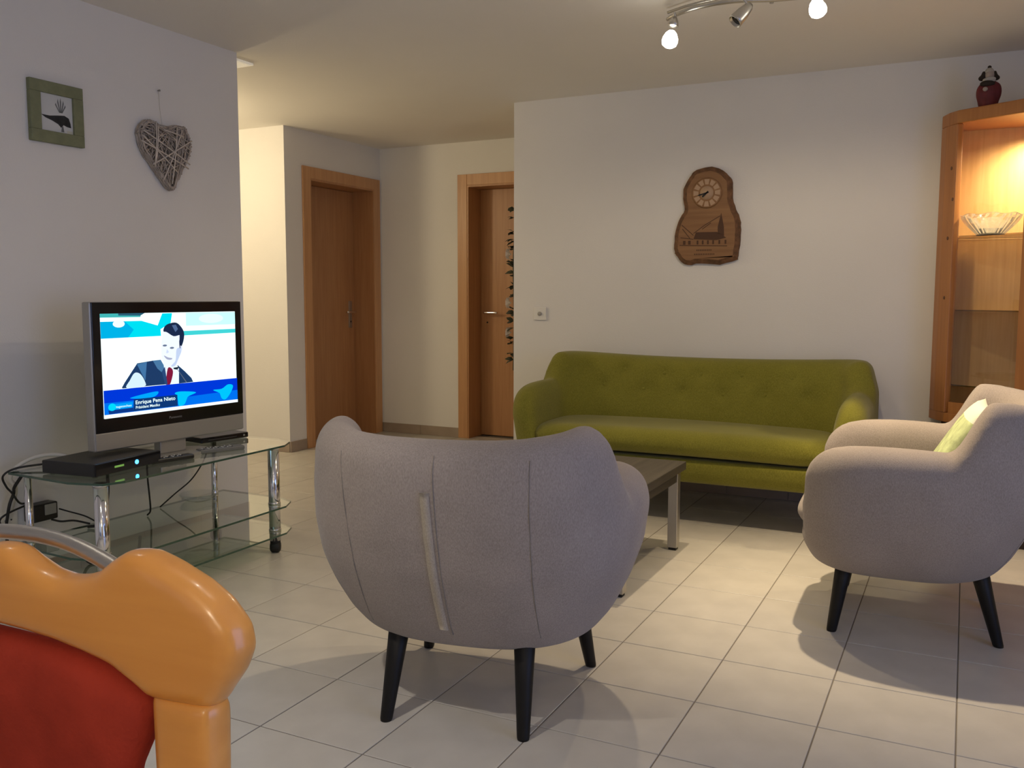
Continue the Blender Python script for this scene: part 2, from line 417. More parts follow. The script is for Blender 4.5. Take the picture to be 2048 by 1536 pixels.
# walls behind the camera, with the windows that let the daylight in
WY0, WY1, WZ0, WZ1 = 0.2, 2.2, 0.12, 2.15
o = boxes('wall_right', [(2.2, 2.32, -2.3, WY0, 0, H), (2.2, 2.32, WY1, YS, 0, H), (2.2, 2.32, WY0, WY1, 0, WZ0), (2.2, 2.32, WY0, WY1, WZ1, H)], WALL)
struct(o, 'white plaster wall with window right of the camera', 'wall')
FX0, FX1 = -2.0, 0.2
o = boxes('wall_front', [(XL, FX0, -2.3, -2.2, 0, H), (FX1, 2.32, -2.3, -2.2, 0, H), (FX0, FX1, -2.3, -2.2, 0, WZ0), (FX0, FX1, -2.3, -2.2, WZ1, H)], WALL)
struct(o, 'white plaster wall with window behind the camera', 'wall')
def window(name, axis, a0, a1, c):
    w = thing(name, 'white framed two-pane window ' + ('right of' if axis == 'x' else 'behind') + ' the camera', 'window', (0, 0, 0)); w['kind'] = 'structure'
    t = 0.05
    def bx(n, p0, p1, z0, z1, m_, d=0.03):
        if axis == 'x': box(n, c-d, c+d, p0, p1, z0, z1, m_, w)
        else: box(n, p0, p1, c-d, c+d, z0, z1, m_, w)
    bx('window_frame', a0, a0+t, WZ0, WZ1, WHITEP); bx('window_frame', a1-t, a1, WZ0, WZ1, WHITEP)
    bx('window_frame', a0+t, a1-t, WZ0, WZ0+t, WHITEP); bx('window_frame', a0+t, a1-t, WZ1-t, WZ1, WHITEP)
    mid = (a0+a1)/2; bx('window_frame', mid-t/2, mid+t/2, WZ0+t, WZ1-t, WHITEP)
    bx('pane', a0+t, mid-t/2, WZ0+t, WZ1-t, GLASS, 0.003); bx('pane', mid+t/2, a1-t, WZ0+t, WZ1-t, GLASS, 0.003)
window('window_1', 'x', WY0, WY1, 2.26); window('window_2', 'y', FX0, FX1, -2.25)

def skirting(name, p0, p1, nrm, label):
    """run of skirting tiles along a wall foot: each tile its own piece"""
    p0, p1, nrm = Vector(p0), Vector(p1), Vector(nrm); L = (p1-p0).length; n = max(1, round(L/0.3333)); d = (p1-p0)/n
    w = thing(name, label, 'skirting', (0, 0, 0)); w['kind'] = 'structure'
    for k in range(n):
        a = p0+d*k+d.normalized()*0.0012; b = p0+d*(k+1)-d.normalized()*0.0012
        q = [a, b, b+nrm*0.009, a+nrm*0.009]
        prism('skirting_tile', [(v.x, v.y) for v in q], 0.001, 0.078, SKIRT, w)
skirting('baseboard_rear', (XS, YS, 0), (-0.16, YS, 0), (0, -1, 0), 'grey-brown tile skirting along the foot of the sofa wall')
skirting('baseboard_left', (XL, 0.5, 0), (XL, YL, 0), (1, 0, 0), 'grey-brown tile skirting along the foot of the television wall')
skirting('baseboard_hall_left', (XH, YH, 0), (XH, 5.33, 0), (1, 0, 0), 'short tile skirting between the hall corner and left door')
skirting('baseboard_hall_rear', (XH, YF, 0), (-3.625, YF, 0), (0, -1, 0), 'grey-brown tile skirting between the two beech doors')
skirting('baseboard_hall_end', (-6.0, YH, 0), (XH, YH, 0), (0, -1, 0), 'tile skirting along the foot of the bright hall wall')

# ------------------------------------------------------------------ doors (local: x along the wall, y into the wall, z up)
def door(name, label, loc, rz, w, hgt, handle_right):
    d = thing(name, label, 'door', loc, rz); d['kind'] = 'structure'
    cw, cp = 0.085, 0.014
    def frame_piece(n, x0, x1, z0, z1):     # casing on the wall face plus lining through the reveal
        return box(n, x0, x1, -cp, 0.0, z0, z1, FRAMEW, d, 0.003)
    frame_piece('door_jamb', -cw, 0.0, 0, hgt+cw); frame_piece('door_jamb', w, w+cw, 0, hgt+cw); frame_piece('door_head', 0, w, hgt, hgt+cw)
    box('jamb_lining', -0.002, 0.012, -0.010, 0.235, 0, hgt, DOORW, d); box('jamb_lining', w-0.012, w+0.002, -0.010, 0.235, 0, hgt, DOORW, d)
    box('head_lining', 0.012, w-0.012, -0.010, 0.235, hgt-0.014, hgt+0.002, DOORW, d)
    leaf = box('door_leaf', 0.014, w-0.014, 0.19, 0.23, 0.006, hgt-0.016, DOORW, d, 0.002)
    hx = w-0.075 if handle_right else 0.075
    s = -1 if handle_right else 1
    if handle_right: box('handle_plate', hx-0.02, hx+0.02, 0.182, 0.191, 0.88, 1.10, STEEL, leaf, 0.003)
    else: lathe('handle_rosette', [(0.018, 0), (0.018, 0.006), (0.012, 0.008)], DOORW, leaf, (hx, 0.19, 1.01), 16, axis=(0, -1, 0))
    tube('handle_lever', [(hx, 0.185, 1.01), (hx, 0.135, 1.01), (hx+s*0.02, 0.128, 1.01), (hx+s*0.12, 0.128, 1.01)], 0.010, CHROME, leaf, 10)
    lathe('keyhole', [(0.0, 0), (0.007, 0), (0.007, 0.003), (0, 0.003)], BLACK, leaf, (hx, 0.182 if handle_right else 0.1905, 0.93), 10, axis=(0, -1, 0))
    return d
door('door_1', 'closed beech door on the shaded side wall of the hall', (XH, D1[0], 0), math.pi/2, D1[1]-D1[0], D1[2], True)
door('door_2', 'beech door partly hidden by the corner of the sofa wall', (D2[0], YF, 0), 0, D2[1]-D2[0], D2[2], False)

# ------------------------------------------------------------------ armchairs (local: x right, y forward, z up)
ip = np.interp
def chair_hull(X, Y, Z):
    zs = [0.165, 0.20, 0.235, 0.29, 0.36, 0.45, 0.55, 0.66, 0.75, 0.86]
    a = ip(Z, zs, [0.22, 0.285, 0.337, 0.38, 0.415, 0.447, 0.463, 0.462, 0.452, 0.440])
    a = a - 0.028*np.clip((Z-0.40)/0.3, 0, 1)*np.clip((-0.02-Y)/0.12, 0, 1)
    yr = ip(Z, zs, [-0.15, -0.21, -0.255, -0.295, -0.33, -0.37, -0.40, -0.425, -0.437, -0.445])
    yf = ip(Z, zs, [0.26, 0.315, 0.35, 0.378, 0.392, 0.400, 0.397, 0.38, 0.36, 0.34])
    yc, b = (yr+yf)/2, (yf-yr)/2
    u, v = np.abs(X)/a, np.abs(Y-yc)/b
    p = np.where(Y > yc, 3.4, 2.7)
    return ((u**p+v**p)**(1/p)-1)*np.minimum(a, b)
def chair_top(X, Y):
    back = 0.798+0.030*np.clip(np.abs(X)/0.34, 0, 1)**2
    arm = 0.652+0.012*np.cos((Y-0.10)*6)
    t = np.clip((-0.075-Y)/0.125, 0, 1); t = t*t*(3-2*t)
    return arm+(back-arm)*t
def chair_sdf(X, Y, Z):
    hull = chair_hull(X, Y, Z)
    body = smax(hull, (Z-chair_top(X, Y))*0.8, 0.085)
    body = smax(body, 0.20-Z, 0.05)
    ai = ip(Z, [0.3, 0.45, 0.66, 0.85], [0.245, 0.262, 0.285, 0.27])
    yb = ip(Z, [0.3, 0.5, 0.85], [-0.17, -0.225, -0.32])
    yb = yb + 0.9*np.maximum(np.abs(X)-0.12, 0)**2*2.2
    cav = smax(smax(np.abs(X)-ai, yb-Y, 0.10), 0.34-Z, 0.04)
    return smax(body, -cav, ip(Z, [0.36, 0.48], [0.03, 0.075]))
def march(fn, x, z, y0=-0.6, step=0.002):
    ys = np.arange(y0, 0.0, step); v = fn(np.full_like(ys, x), ys, np.full_like(ys, z))
    k = np.argmax(v < 0)
    return ys[k]
def make_armchair(label, loc, rz):
    t = thing('armchair', label, 'armchair', loc, rz, 'matching grey upholstered armchairs')
    shell = implicit('shell', chair_sdf, (-0.51, -0.50, 0.14), (0.51, 0.47, 0.92), 0.0115, GREYFAB, t, 5)
    def cush(X, Y, Z):
        d = smax(smax(np.abs(X)-0.272, np.abs(Y-0.100)-0.290-0.012*np.cos(X*4), 0.12), np.abs(Z-0.385-0.02*np.cos(X*4)*np.cos((Y-0.1)*4))-0.062, 0.09)
        return d
    implicit('seat_cushion', cush, (-0.32, -0.26, 0.28), (0.32, 0.46, 0.50), 0.0125, GREYFAB, t)
    for sx, (fx, fy), (bx, by) in ((-1, (0.27, 0.257), (0.222, 0.215)), (1, (0.27, 0.257), (0.222, 0.215)), (-1, (0.193, -0.257), (0.175, -0.175)), (1, (0.193, -0.257), (0.175, -0.175))):
        p0, p1 = Vector((sx*fx, fy, 0.0)), Vector((sx*bx, by, 0.30))
        vs, fs = [], []
        n = 16
        for q, r in ((0.0, 0.0155), (0.02, 0.0170), (0.5, 0.0245), (1.0, 0.033)):
            c = p0.lerp(p1, q)
            for k in range(n):
                a = 2*math.pi*k/n; vs.append((c.x+r*math.cos(a), c.y+r*math.sin(a), c.z))
        for i in range(3):
            for k in range(n): fs.append((i*n+k, i*n+(k+1) % n, (i+1)*n+(k+1) % n, (i+1)*n+k))
        fs.append(tuple(range(n))[::-1]); fs.append(tuple(range(3*n, 4*n)))
        raw('leg', vs, fs, BLACKLEG, t, True)
    # stitched seams and the zip cover down the back
    def seam(x0, x1, z0, z1, r, m_, name, k=16):
        pts = []
        for i in range(k+1):
            q = i/k; x = x0+(x1-x0)*q; z = z0+(z1-z0)*q
            y = march(chair_sdf, x, z); pts.append((x, y-0.0010, z))
        return tube(name, pts, r, m_, shell, 6, False)
    seam(0.014, 0.010, 0.765, 0.27, 0.0017, SEAMFAB, 'centre_seam')
    seam(0.245, 0.235, 0.76, 0.27, 0.0015, SEAMFAB, 'side_seam'); seam(-0.245, -0.235, 0.76, 0.27, 0.0015, SEAMFAB, 'side_seam')
    vs, fs = [], []
    k = 22
    for i in range(k+1):
        z = 0.675+(0.285-0.675)*i/k; w = 0.012
        for x, dy in ((-0.022, 0.004), (-0.021, -0.005), (-0.010, -0.0065), (0.001, -0.005), (0.002, 0.004)):
            vs.append((x, march(chair_sdf, x, z)+dy, z))
    for i in range(k):
        for q in range(4): fs.append((i*5+q, i*5+q+1, (i+1)*5+q+1, (i+1)*5+q))
    fs.append((0, 1, 2, 3, 4)); fs.append(tuple(k*5+q for q in range(5))[::-1])
    raw('zip_cover', vs, fs, TRIMFAB, shell, True)['label'] = 'beige zip cover strip down the back'
    return t
arm1 = make_armchair('grey fabric armchair seen from behind with zip strip down its back', (-1.217, 2.25, 0), math.radians(100.4-90))
arm2 = copy_tree(arm1); arm2.location = (-0.121, 3.483, 0); arm2.rotation_euler = (0, 0, math.radians(182-90))
arm2['label'] = 'grey fabric armchair seen from its side with pale green cushion'

# loose cushion on the second armchair: lies in the seat, so a thing of its own
cu = thing('throw_cushion', 'pale green and white cushion leaning in the side-on armchair', 'cushion', (-0.121, 3.483, 0), math.radians(92))
def pillow_mesh(w, hgt, th, n=22):
    vs, fs = [], []
    for side in (1, -1):
        for i in range(n+1):
            for j in range(n+1):
                u, v = 2*i/n-1, 2*j/n-1
                e = max(0.0, (1-u**4)*(1-v**4)); y = side*th*(e**0.5)*0.5
                vs.append((u*w/2*(1-0.04*(1-v*v)), y, v*hgt/2*(1-0.04*(1-u*u))))
    N = (n+1)**2
    for i in range(n):
        for j in range(n):
            a = i*(n+1)+j; f = (a, a+1, a+n+2, a+n+1); fs.append(f[::-1]); fs.append(tuple(q+N for q in f))
    return vs, fs
def rot_x(vs, ang, off):
    c, s = math.cos(ang), math.sin(ang)
    return [(x+off[0], y*c-z*s+off[1], y*s+z*c+off[2]) for x, y, z in vs]
CUSHG = mat('pale_green_cotton', (0.50, 0.58, 0.30), 0.9, vary=(28, 0.25), bump=(200, 0.3))
CUSHW = mat('cream_cotton', (0.82, 0.80, 0.66), 0.9, bump=(200, 0.3))
vs, fs = pillow_mesh(0.37, 0.40, 0.085)
lowf = [f for f in fs if sum(vs[i][2] for i in f)/4 < 0.125]; upf = [f for f in fs if sum(vs[i][2] for i in f)/4 >= 0.125]
rv = rot_x(vs, math.radians(31), (0, -0.100, 0.612))
for nm, ff, mm in (('patterned_panel', lowf, CUSHG), ('cream_panel', upf, CUSHW)):
    use = sorted({i for f in ff for i in f}); mp = {a: b for b, a in enumerate(use)}
    o = raw(nm, [rv[i] for i in use], [tuple(mp[i] for i in f) for f in ff], mm, cu, True)
    bm = bmesh.new(); bm.from_mesh(o.data); bmesh.ops.remove_doubles(bm, verts=bm.verts, dist=1e-5); bm.to_mesh(o.data); bm.free()

# ------------------------------------------------------------------ green sofa (faces the camera side, local y forward)
SX, SY = -1.303, 4.745
sofa = thing('sofa', 'long olive green three-seat sofa with buttoned back against the wall', 'sofa', (SX, SY, 0), math.pi)
btn = [(-1.871, 0.632), (-1.63, 0.618), (-1.404, 0.612), (-1.176, 0.607), (-0.95, 0.615), (-0.725, 0.612),
       (-1.976, 0.735), (-1.753, 0.720), (-1.519, 0.708), (-1.308, 0.712), (-1.083, 0.712), (-0.817, 0.706)]
btn = [(SX-x, z) for x, z in btn]     # local x is mirrored by the half turn
def sofa_inner(X, Z):
    yb = ip(Z, [0.3, 0.5, 0.85], [-0.10, -0.15, -0.265])
    return yb + 0.25*np.maximum(np.abs(X)-0.60, 0)
def sofa_sdf(X, Y, Z):
    zs = [0.18, 0.22, 0.27, 0.35, 0.50, 0.66, 0.75, 0.86]
    a = ip(Z, zs, [0.78, 0.84, 0.875, 0.90, 0.92, 0.918, 0.893, 0.880])
    yr = ip(Z, zs, [-0.25, -0.30, -0.33, -0.36, -0.385, -0.40, -0.405, -0.405])
    yf = ip(Z, zs, [0.30, 0.345, 0.365, 0.375, 0.385, 0.375, 0.36, 0.34])
    yc, b = (yr+yf)/2, (yf-yr)/2
    hull = smax(np.abs(X)-a, np.abs(Y-yc)-b, 0.15)
    top_back = 0.798+0.022*np.clip(np.abs(X)/0.85, 0, 1)**2
    arm = 0.672+0.006*np.cos(Y*6)
    t = np.clip((-0.045-Y)/0.13, 0, 1); t = t*t*(3-2*t)
    body = smax(hull, (Z-(arm+(top_back-arm)*t))*0.85, 0.065+0.05*(Y > -0.12))
    body = smax(body, 0.205-Z, 0.05)
    ai = ip(Z, [0.3, 0.5, 0.7, 0.85], [0.735, 0.765, 0.785, 0.76])
    # front of the frame under the cushion stays lower than the arms
    cav = smax(smax(np.abs(X)-ai, sofa_inner(X, Z)-Y, 0.12), 0.335-Z, 0.035)
    out = smax(body, -cav, ip(Z, [0.36, 0.48], [0.025, 0.08]))
    dent = np.zeros_like(X)
    for bx, bz in btn:
        dent += 0.016*np.exp(-((X-bx)**2+(Z-bz)**2)/0.0011)
    return out + dent*(Y < 0.0)*(Y > -0.34)
frame = implicit('frame', sofa_sdf, (-1.0, -0.46, 0.15), (1.0, 0.46, 0.90), 0.0135, GREENFAB, sofa)
def sofa_cush(X, Y, Z):
    bow = 0.014*np.cos(X*1.9)
    return smax(smax(np.abs(X)-0.785, np.abs(Y-0.135)-0.258-bow, 0.14), np.abs(Z-0.400-0.012*np.cos(X*1.9))-0.066, 0.09)
implicit('seat_cushion', sofa_cush, (-0.84, -0.18, 0.30), (0.84, 0.50, 0.53), 0.0135, GREENFAB, sofa)
for bx, bz in btn:
    ys = np.arange(0.12, -0.4, -0.002); v = sofa_sdf(np.full_like(ys, bx), ys, np.full_like(ys, bz)); y = ys[np.argmax(v < 0)]
    lathe('button', [(0.0, -0.004), (0.0105, -0.003), (0.0125, 0.001), (0.009, 0.005), (0.0, 0.0065)], GREENFAB, sofa, (bx, y, bz), 12, axis=(0, 1, 0.25))
for sx in (-1, 1):
    for fy, by in ((0.30, 0.27), (-0.30, -0.27)):
        p0, p1 = Vector((sx*0.74, fy, 0)), Vector((sx*0.70, by, 0.28))
        tube('leg', [p0, p0.lerp(p1, .5), p1], [0.016, 0.021, 0.027], BLACKLEG, sofa, 14, False)

# ------------------------------------------------------------------ coffee table
tb = thing('coffee_table', 'low dark coffee table on square steel legs before the sofa', 'table', (-1.505, 3.58, 0))
box('table_top', -0.40, 0.40, -0.40, 0.40, 0.365, 0.402, DARKW, tb, 0.003)
for k, (y0, y1) in enumerate(((-0.36, -0.335), (0.335, 0.36))): box('apron_rail', -0.32, 0.32, y0, y1, 0.315, 0.365, DARKW, tb)
for x0, x1 in ((-0.375, -0.350), (0.350, 0.375)): box('apron_rail', x0, x1, -0.335, 0.335, 0.315, 0.365, DARKW, tb)
for sx in (-1, 1):
    for sy in (-1, 1):
        x, y = sx*0.358, sy*0.36
        lg = box('leg', x-0.022, x+0.022, y-0.022, y+0.022, 0.012, 0.365, STEEL, tb, 0.002)
        box('foot', x-0.017, x+0.017, y-0.017, y+0.017, 0.0, 0.013, RUBBER, lg)

# ------------------------------------------------------------------ television stand (glass)
ST = 0.492
st = thing('tv_stand', 'three-tier green glass stand on chrome posts under the television', 'tv stand', (0, 0, 0))
def shelf(z0, z1, name):
    pts = [(-3.15, 2.13), (-2.80, 2.11), (-2.665, 2.145), (-2.64, 2.22), (-2.655, 3.08), (-2.70, 3.165), (-2.80, 3.21), (-3.15, 3.21)]
    s = prism(name, pts, z0, z1, GGLASS, st)
    # polished edge: a thin band round the sheet
    bm = bmesh.new(); n = len(pts); c = (sum(p[0] for p in pts)/n, sum(p[1] for p in pts)/n)
    for i in range(n):
        a, b = pts[i], pts[(i+1) % n]
        q = [bm.verts.new(p) for p in ((a[0], a[1], z0), (b[0], b[1], z0), (b[0], b[1], z1), (a[0], a[1], z1))]
        for v in q:
            v.co.x += (v.co.x-c[0])*0.002; v.co.y += (v.co.y-c[1])*0.001
        bm.faces.new(q)
    me = bpy.data.meshes.new('glass_edge'); bm.to_mesh(me); bm.free(); link('glass_edge', me, GEDGE, s)
shelf(ST-0.008, ST, 'top_shelf'); shelf(0.212, 0.220, 'middle_shelf'); shelf(0.092, 0.100, 'bottom_shelf')
posts = [(-2.725, 2.185), (-2.725, 3.085), (-3.12, 2.185), (-3.12, 3.125)]
for i, (x, y) in enumerate(posts):
    r = 0.025 if i < 2 else 0.014
    p = lathe('post', [(r, 0.056), (r, ST-0.009)], CHROME, st, (x, y, 0), 24)
    for z in (0.1005, 0.2205, 0.205, 0.470):
        lathe('collar', [(r+0.002, 0), (r+0.002, 0.010)], CHROME, p, (x, y, z), 24)
    lathe('caster', [(0.0, -0.022), (0.019, -0.022), (0.026, -0.015), (0.026, 0.015), (0.019, 0.022), (0.0, 0.022)], RUBBER, p, (x, y, 0.0262), 20, axis=(0.85, 0.5, 0))
    lathe('caster_housing', [(0.018, 0.036), (0.023, 0.046), (0.023, 0.057)], RUBBER, p, (x, y, 0), 16)

# ------------------------------------------------------------------ television (local: x along screen, y toward wall, z up)
tv = thing('television', 'silver flat television showing a man in a suit on glass stand', 'television', (-2.905+0.073*0.40, 2.27+0.9973*0.40, ST), math.atan2(0.9973, 0.073))
Z = lambda z: z-ST
body = box('body', -0.361, 0.368, 0.0, 0.045, Z(0.556), Z(1.121), SILVER, tv, 0.006)
box('rear_housing', -0.30, 0.31, 0.045, 0.10, Z(0.60), Z(1.06), mat('dark_grey_plastic', (0.05, 0.05, 0.052), 0.5), tv, 0.012)
box('bezel', -0.354, 0.3665, -0.004, 0.004, Z(0.627), Z(1.1195), GLOSSBLK, body, 0.002)
box('speaker_panel', -0.356, 0.366, -0.003, 0.003, Z(0.560), Z(0.6255), SILVER, body, 0.002)
text_obj('maker_lettering', 'Panasonic', 0.014, mat('grey_lettering', (0.25, 0.25, 0.25), 0.4), body, (-0.025, -0.0046, Z(0.648)), 0.062)
nk = box('neck', -0.06, 0.07, 0.015, 0.055, 0.012, Z(0.60), SILVER, tv, 0.006)
prism('foot_plate', [(0.155*math.cos(a)+0.02, 0.025+0.10*math.sin(a)) for a in [2*math.pi*k/28 for k in range(28)]], 0.0, 0.013, SILVER, tv, 0.003)
# the picture: a backlit flat panel with flat coloured areas
SW0, SW1, SZ0, SZ1 = 0.080-0.40, 0.732-0.40, Z(0.681), Z(1.077)
E_ = 1.15
screen = raw('screen', [(SW0, -0.0046, SZ0), (SW1, -0.0046, SZ0), (SW1, -0.0046, SZ1), (SW0, -0.0046, SZ1)], [(0, 1, 2, 3)], emis('scr_white', (0.86, 1.0, 1.0), E_*1.15), tv)
lay = [0]
def pic(name, uv, color, k=1.0):
    if name in ('picture_hair', 'picture_face', 'picture_hand', 'picture_map', 'picture_cheek_shade', 'picture_mouth', 'picture_tie'):
        n_ = len(uv); c = catmull([(a, b, 0) for a, b in list(uv[-2:])+list(uv)+list(uv[:2])], 4); uv = [(p.x, p.y) for p in c[8:8+4*n_]]
    lay[0] += 1; y = -0.0046-0.00012*lay[0]
    vs = [(SW0+(SW1-SW0)*min(max(u, 0), 1), y, SZ0+(SZ1-SZ0)*min(max(v, 0), 1)) for u, v in uv]
    me = bpy.data.meshes.new(name); bm = bmesh.new(); bm.faces.new([bm.verts.new(v) for v in vs])
    bmesh.ops.triangulate(bm, faces=bm.faces); bm.to_mesh(me); bm.free()
    return link(name, me, emis('scr_%d_%d_%d' % tuple(int(c*255) for c in color), color, E_*k), screen)
def disc(u, v, ru, rv, n=18): return [(u+ru*math.cos(2*math.pi*k/n), v+rv*math.sin(2*math.pi*k/n)) for k in range(n)]
pic('picture_strip', [(0, 1), (0.274, 1), (0.27, 0.961), (0, 0.963)], (0.05, 0.42, 0.42))
pic('picture_strip', [(0.12, 1), (0.30, 1), (0.27, 0.975), (0.12, 0.98)], (0.02, 0.10, 0.16))
pic('picture_band', [(0, 0.924), (0.275, 0.924), (0.288, 0.882), (0.389, 0.873), (0.425, 0.993), (0.498, 0.994), (0.485, 0.896), (0.409, 0.834), (0.411, 0.767), (0, 0.764)], (0.0, 0.66, 0.80))
pic('picture_band', [(0, 0.924), (0.16, 0.924), (0.22, 0.84), (0.18, 0.766), (0, 0.764)], (0.0, 0.40, 0.72))
pic('picture_band', [(0.571, 0.807), (1, 0.81), (1, 0.768), (0.574, 0.761)], (0.05, 0.60, 0.62))
pic('picture_haze', [(0.60, 0.995), (1, 0.995), (1, 0.86), (0.60, 0.86)], (0.55, 0.95, 0.92))
pic('picture_haze', disc(0.80, 0.93, 0.10, 0.05), (0.75, 1.0, 1.0))
pic('picture_oval', disc(0.12, 0.90, 0.04, 0.035), (0.80, 1.0, 0.98))
pic('picture_suit', [(0.123, 0.281), (0.144, 0.33), (0.199, 0.426), (0.234, 0.508), (0.344, 0.524), (0.401, 0.527), (0.428, 0.454), (0.445, 0.272), (0.282, 0.274), (0.129, 0.274)], (0.012, 0.04, 0.12))
pic('picture_suit', [(0.524, 0.462), (0.575, 0.394), (0.627, 0.315), (0.641, 0.271), (0.53, 0.268), (0.534, 0.42)], (0.012, 0.04, 0.12))
pic('picture_lapel', [(0.344, 0.524), (0.401, 0.527), (0.428, 0.454), (0.405, 0.40), (0.375, 0.44)], (0.06, 0.17, 0.33))
pic('picture_shirt', [(0.418, 0.50), (0.517, 0.468), (0.534, 0.42), (0.53, 0.266), (0.441, 0.27)], (0.78, 0.90, 1.0))
pic('picture_tie', [(0.449, 0.431), (0.478, 0.432), (0.488, 0.381), (0.463, 0.269), (0.434, 0.272)], (0.20, 0.01, 0.04))
pic('picture_face', [(0.427, 0.813), (0.452, 0.802), (0.502, 0.758), (0.551, 0.765), (0.548, 0.704), (0.555, 0.627), (0.560, 0.601), (0.538, 0.522), (0.516, 0.463), (0.464, 0.449), (0.415, 0.515), (0.407, 0.616), (0.414, 0.735)], (0.80, 0.86, 1.0))
pic('picture_cheek_shade', [(0.52, 0.62), (0.552, 0.64), (0.556, 0.60), (0.53, 0.52), (0.505, 0.455), (0.475, 0.455), (0.51, 0.51)], (0.50, 0.60, 0.80))
pic('picture_hair', [(0.427, 0.813), (0.439, 0.863), (0.476, 0.891), (0.528, 0.894), (0.568, 0.836), (0.582, 0.773), (0.572, 0.692), (0.547, 0.628), (0.542, 0.704), (0.551, 0.765), (0.502, 0.758), (0.452, 0.802)], (0.01, 0.02, 0.06))
pic('picture_eye', disc(0.434, 0.668, 0.016, 0.010), (0.12, 0.16, 0.25)); pic('picture_eye', disc(0.486, 0.640, 0.016, 0.010), (0.12, 0.16, 0.25))
pic('picture_mouth', [(0.424, 0.568), (0.455, 0.545), (0.485, 0.535), (0.475, 0.520), (0.445, 0.528)], (0.35, 0.38, 0.52))
pic('picture_hand', [(0.155, 0.276), (0.177, 0.344), (0.212, 0.415), (0.252, 0.399), (0.283, 0.317), (0.275, 0.275)], (0.62, 0.80, 0.92))
pic('picture_sleeve_fold', [(0.23, 0.50), (0.30, 0.515), (0.27, 0.44), (0.285, 0.33), (0.262, 0.40)], (0.05, 0.16, 0.34))
pic('picture_lapel', [(0.428, 0.454), (0.405, 0.40), (0.425, 0.272), (0.443, 0.272)], (0.02, 0.06, 0.17))
pic('picture_hair_shine', [(0.49, 0.87), (0.52, 0.875), (0.535, 0.83), (0.515, 0.80)], (0.07, 0.12, 0.25))
pic('picture_ear', [(0.548, 0.66), (0.562, 0.65), (0.560, 0.61), (0.550, 0.60)], (0.60, 0.68, 0.88))
pic('picture_nose_shade', [(0.448, 0.63), (0.462, 0.60), (0.450, 0.588), (0.440, 0.592)], (0.58, 0.66, 0.85))
pic('picture_microphone', [(0.49, 0.436), (0.531, 0.441), (0.522, 0.412), (0.493, 0.421)], (0.01, 0.02, 0.03))
pic('picture_microphone_stalk', [(0.515, 0.423), (0.519, 0.423), (0.591, 0.271), (0.583, 0.271)], (0.10, 0.13, 0.18))
pic('picture_lower_band', [(0, 0.27), (1, 0.267), (1, 0.030), (0, 0.036)], (0.0, 0.035, 0.62))
pic('picture_lower_band', [(0, 0.15), (0.306, 0.145), (0.522, 0.12), (1, 0.135), (1, 0.030), (0, 0.036)], (0.0, 0.15, 0.78))
pic('picture_map', [(0.172, 0.173), (0.28, 0.201), (0.371, 0.21), (0.349, 0.165), (0.266, 0.156)], (0.0, 0.34, 0.88))
pic('picture_map', [(0.493, 0.173), (0.539, 0.185), (0.657, 0.159), (0.59, 0.12), (0.565, 0.048), (0.52, 0.042), (0.515, 0.139)], (0.0, 0.50, 0.90))
pic('picture_map', [(0.795, 0.162), (0.866, 0.166), (0.919, 0.206), (0.962, 0.188), (0.942, 0.115), (0.897, 0.047), (0.863, 0.064), (0.848, 0.121)], (0.0, 0.50, 0.90))
pic('picture_caption_box', [(0.198, 0.158), (0.512, 0.155), (0.512, 0.040), (0.192, 0.040)], (0.004, 0.035, 0.16))
pic('picture_caption_box', [(0.025, 0.075), (0.192, 0.078), (0.192, 0.040), (0.03, 0.040)], (0.004, 0.035, 0.22))
pic('picture_logo_bar', [(0.05, 0.132), (0.190, 0.134), (0.183, 0.078), (0.05, 0.078)], (0.0, 0.32, 0.82))
pic('picture_logo_disc', disc(0.051, 0.105, 0.026, 0.036), (0.0, 0.62, 0.95))
pic('picture_footer', [(0, 0.036), (1, 0.030), (1, 0), (0, 0)], (0.90, 1.0, 1.0))
def scr_text(name, s, u0, u1, v, size, color, bold):
    lay[0] += 1
    text_obj(name, s, size, emis(name+'_light', color, E_), screen, (SW0+(SW1-SW0)*u0, -0.0046-0.00012*lay[0], SZ0+(SZ1-SZ0)*v), (SW1-SW0)*(u1-u0), bold)
scr_text('caption_lettering', 'Enrique Pena Nieto', 0.209, 0.495, 0.106, 0.021, (0.80, 1.0, 1.0), 0.0003)
scr_text('caption_lettering', 'Pr\u00e4sident Mexiko', 0.209, 0.380, 0.062, 0.0155, (0.45, 0.85, 0.95), 0.0002)
scr_text('logo_lettering', 'tagesschau', 0.075, 0.180, 0.093, 0.0125, (0.60, 0.95, 1.0), 0.0002)

# ------------------------------------------------------------------ small things on the stand
sb = thing('set_top_box', 'flat black set-top box with blue light on the glass stand', 'set-top box', (-2.905, 2.345, ST), math.radians(96))
box('case', -0.165, 0.165, -0.125, 0.125, 0.004, 0.052, BLACK, sb, 0.004)
box('front_panel', -0.163, 0.163, -0.129, -0.124, 0.006, 0.050, GLOSSBLK, sb, 0.002)
lathe('power_light', [(0.0, 0), (0.0085, 0), (0.0085, 0.002), (0, 0.003)], emis('blue_led', (0.05, 0.35, 1.0), 6.0), sb, (0.035, -0.129, 0.028), 14, axis=(0, -1, 0))
box('clock_display', -0.075, -0.030, -0.1302, -0.1288, 0.024, 0.031, emis('green_led', (0.35, 0.7, 0.15), 0.5), sb)
for x in (-0.14, 0.14):
    for y in (-0.10, 0.10): lathe('foot', [(0.009, 0), (0.009, 0.005)], RUBBER, sb, (x, y, 0), 10)

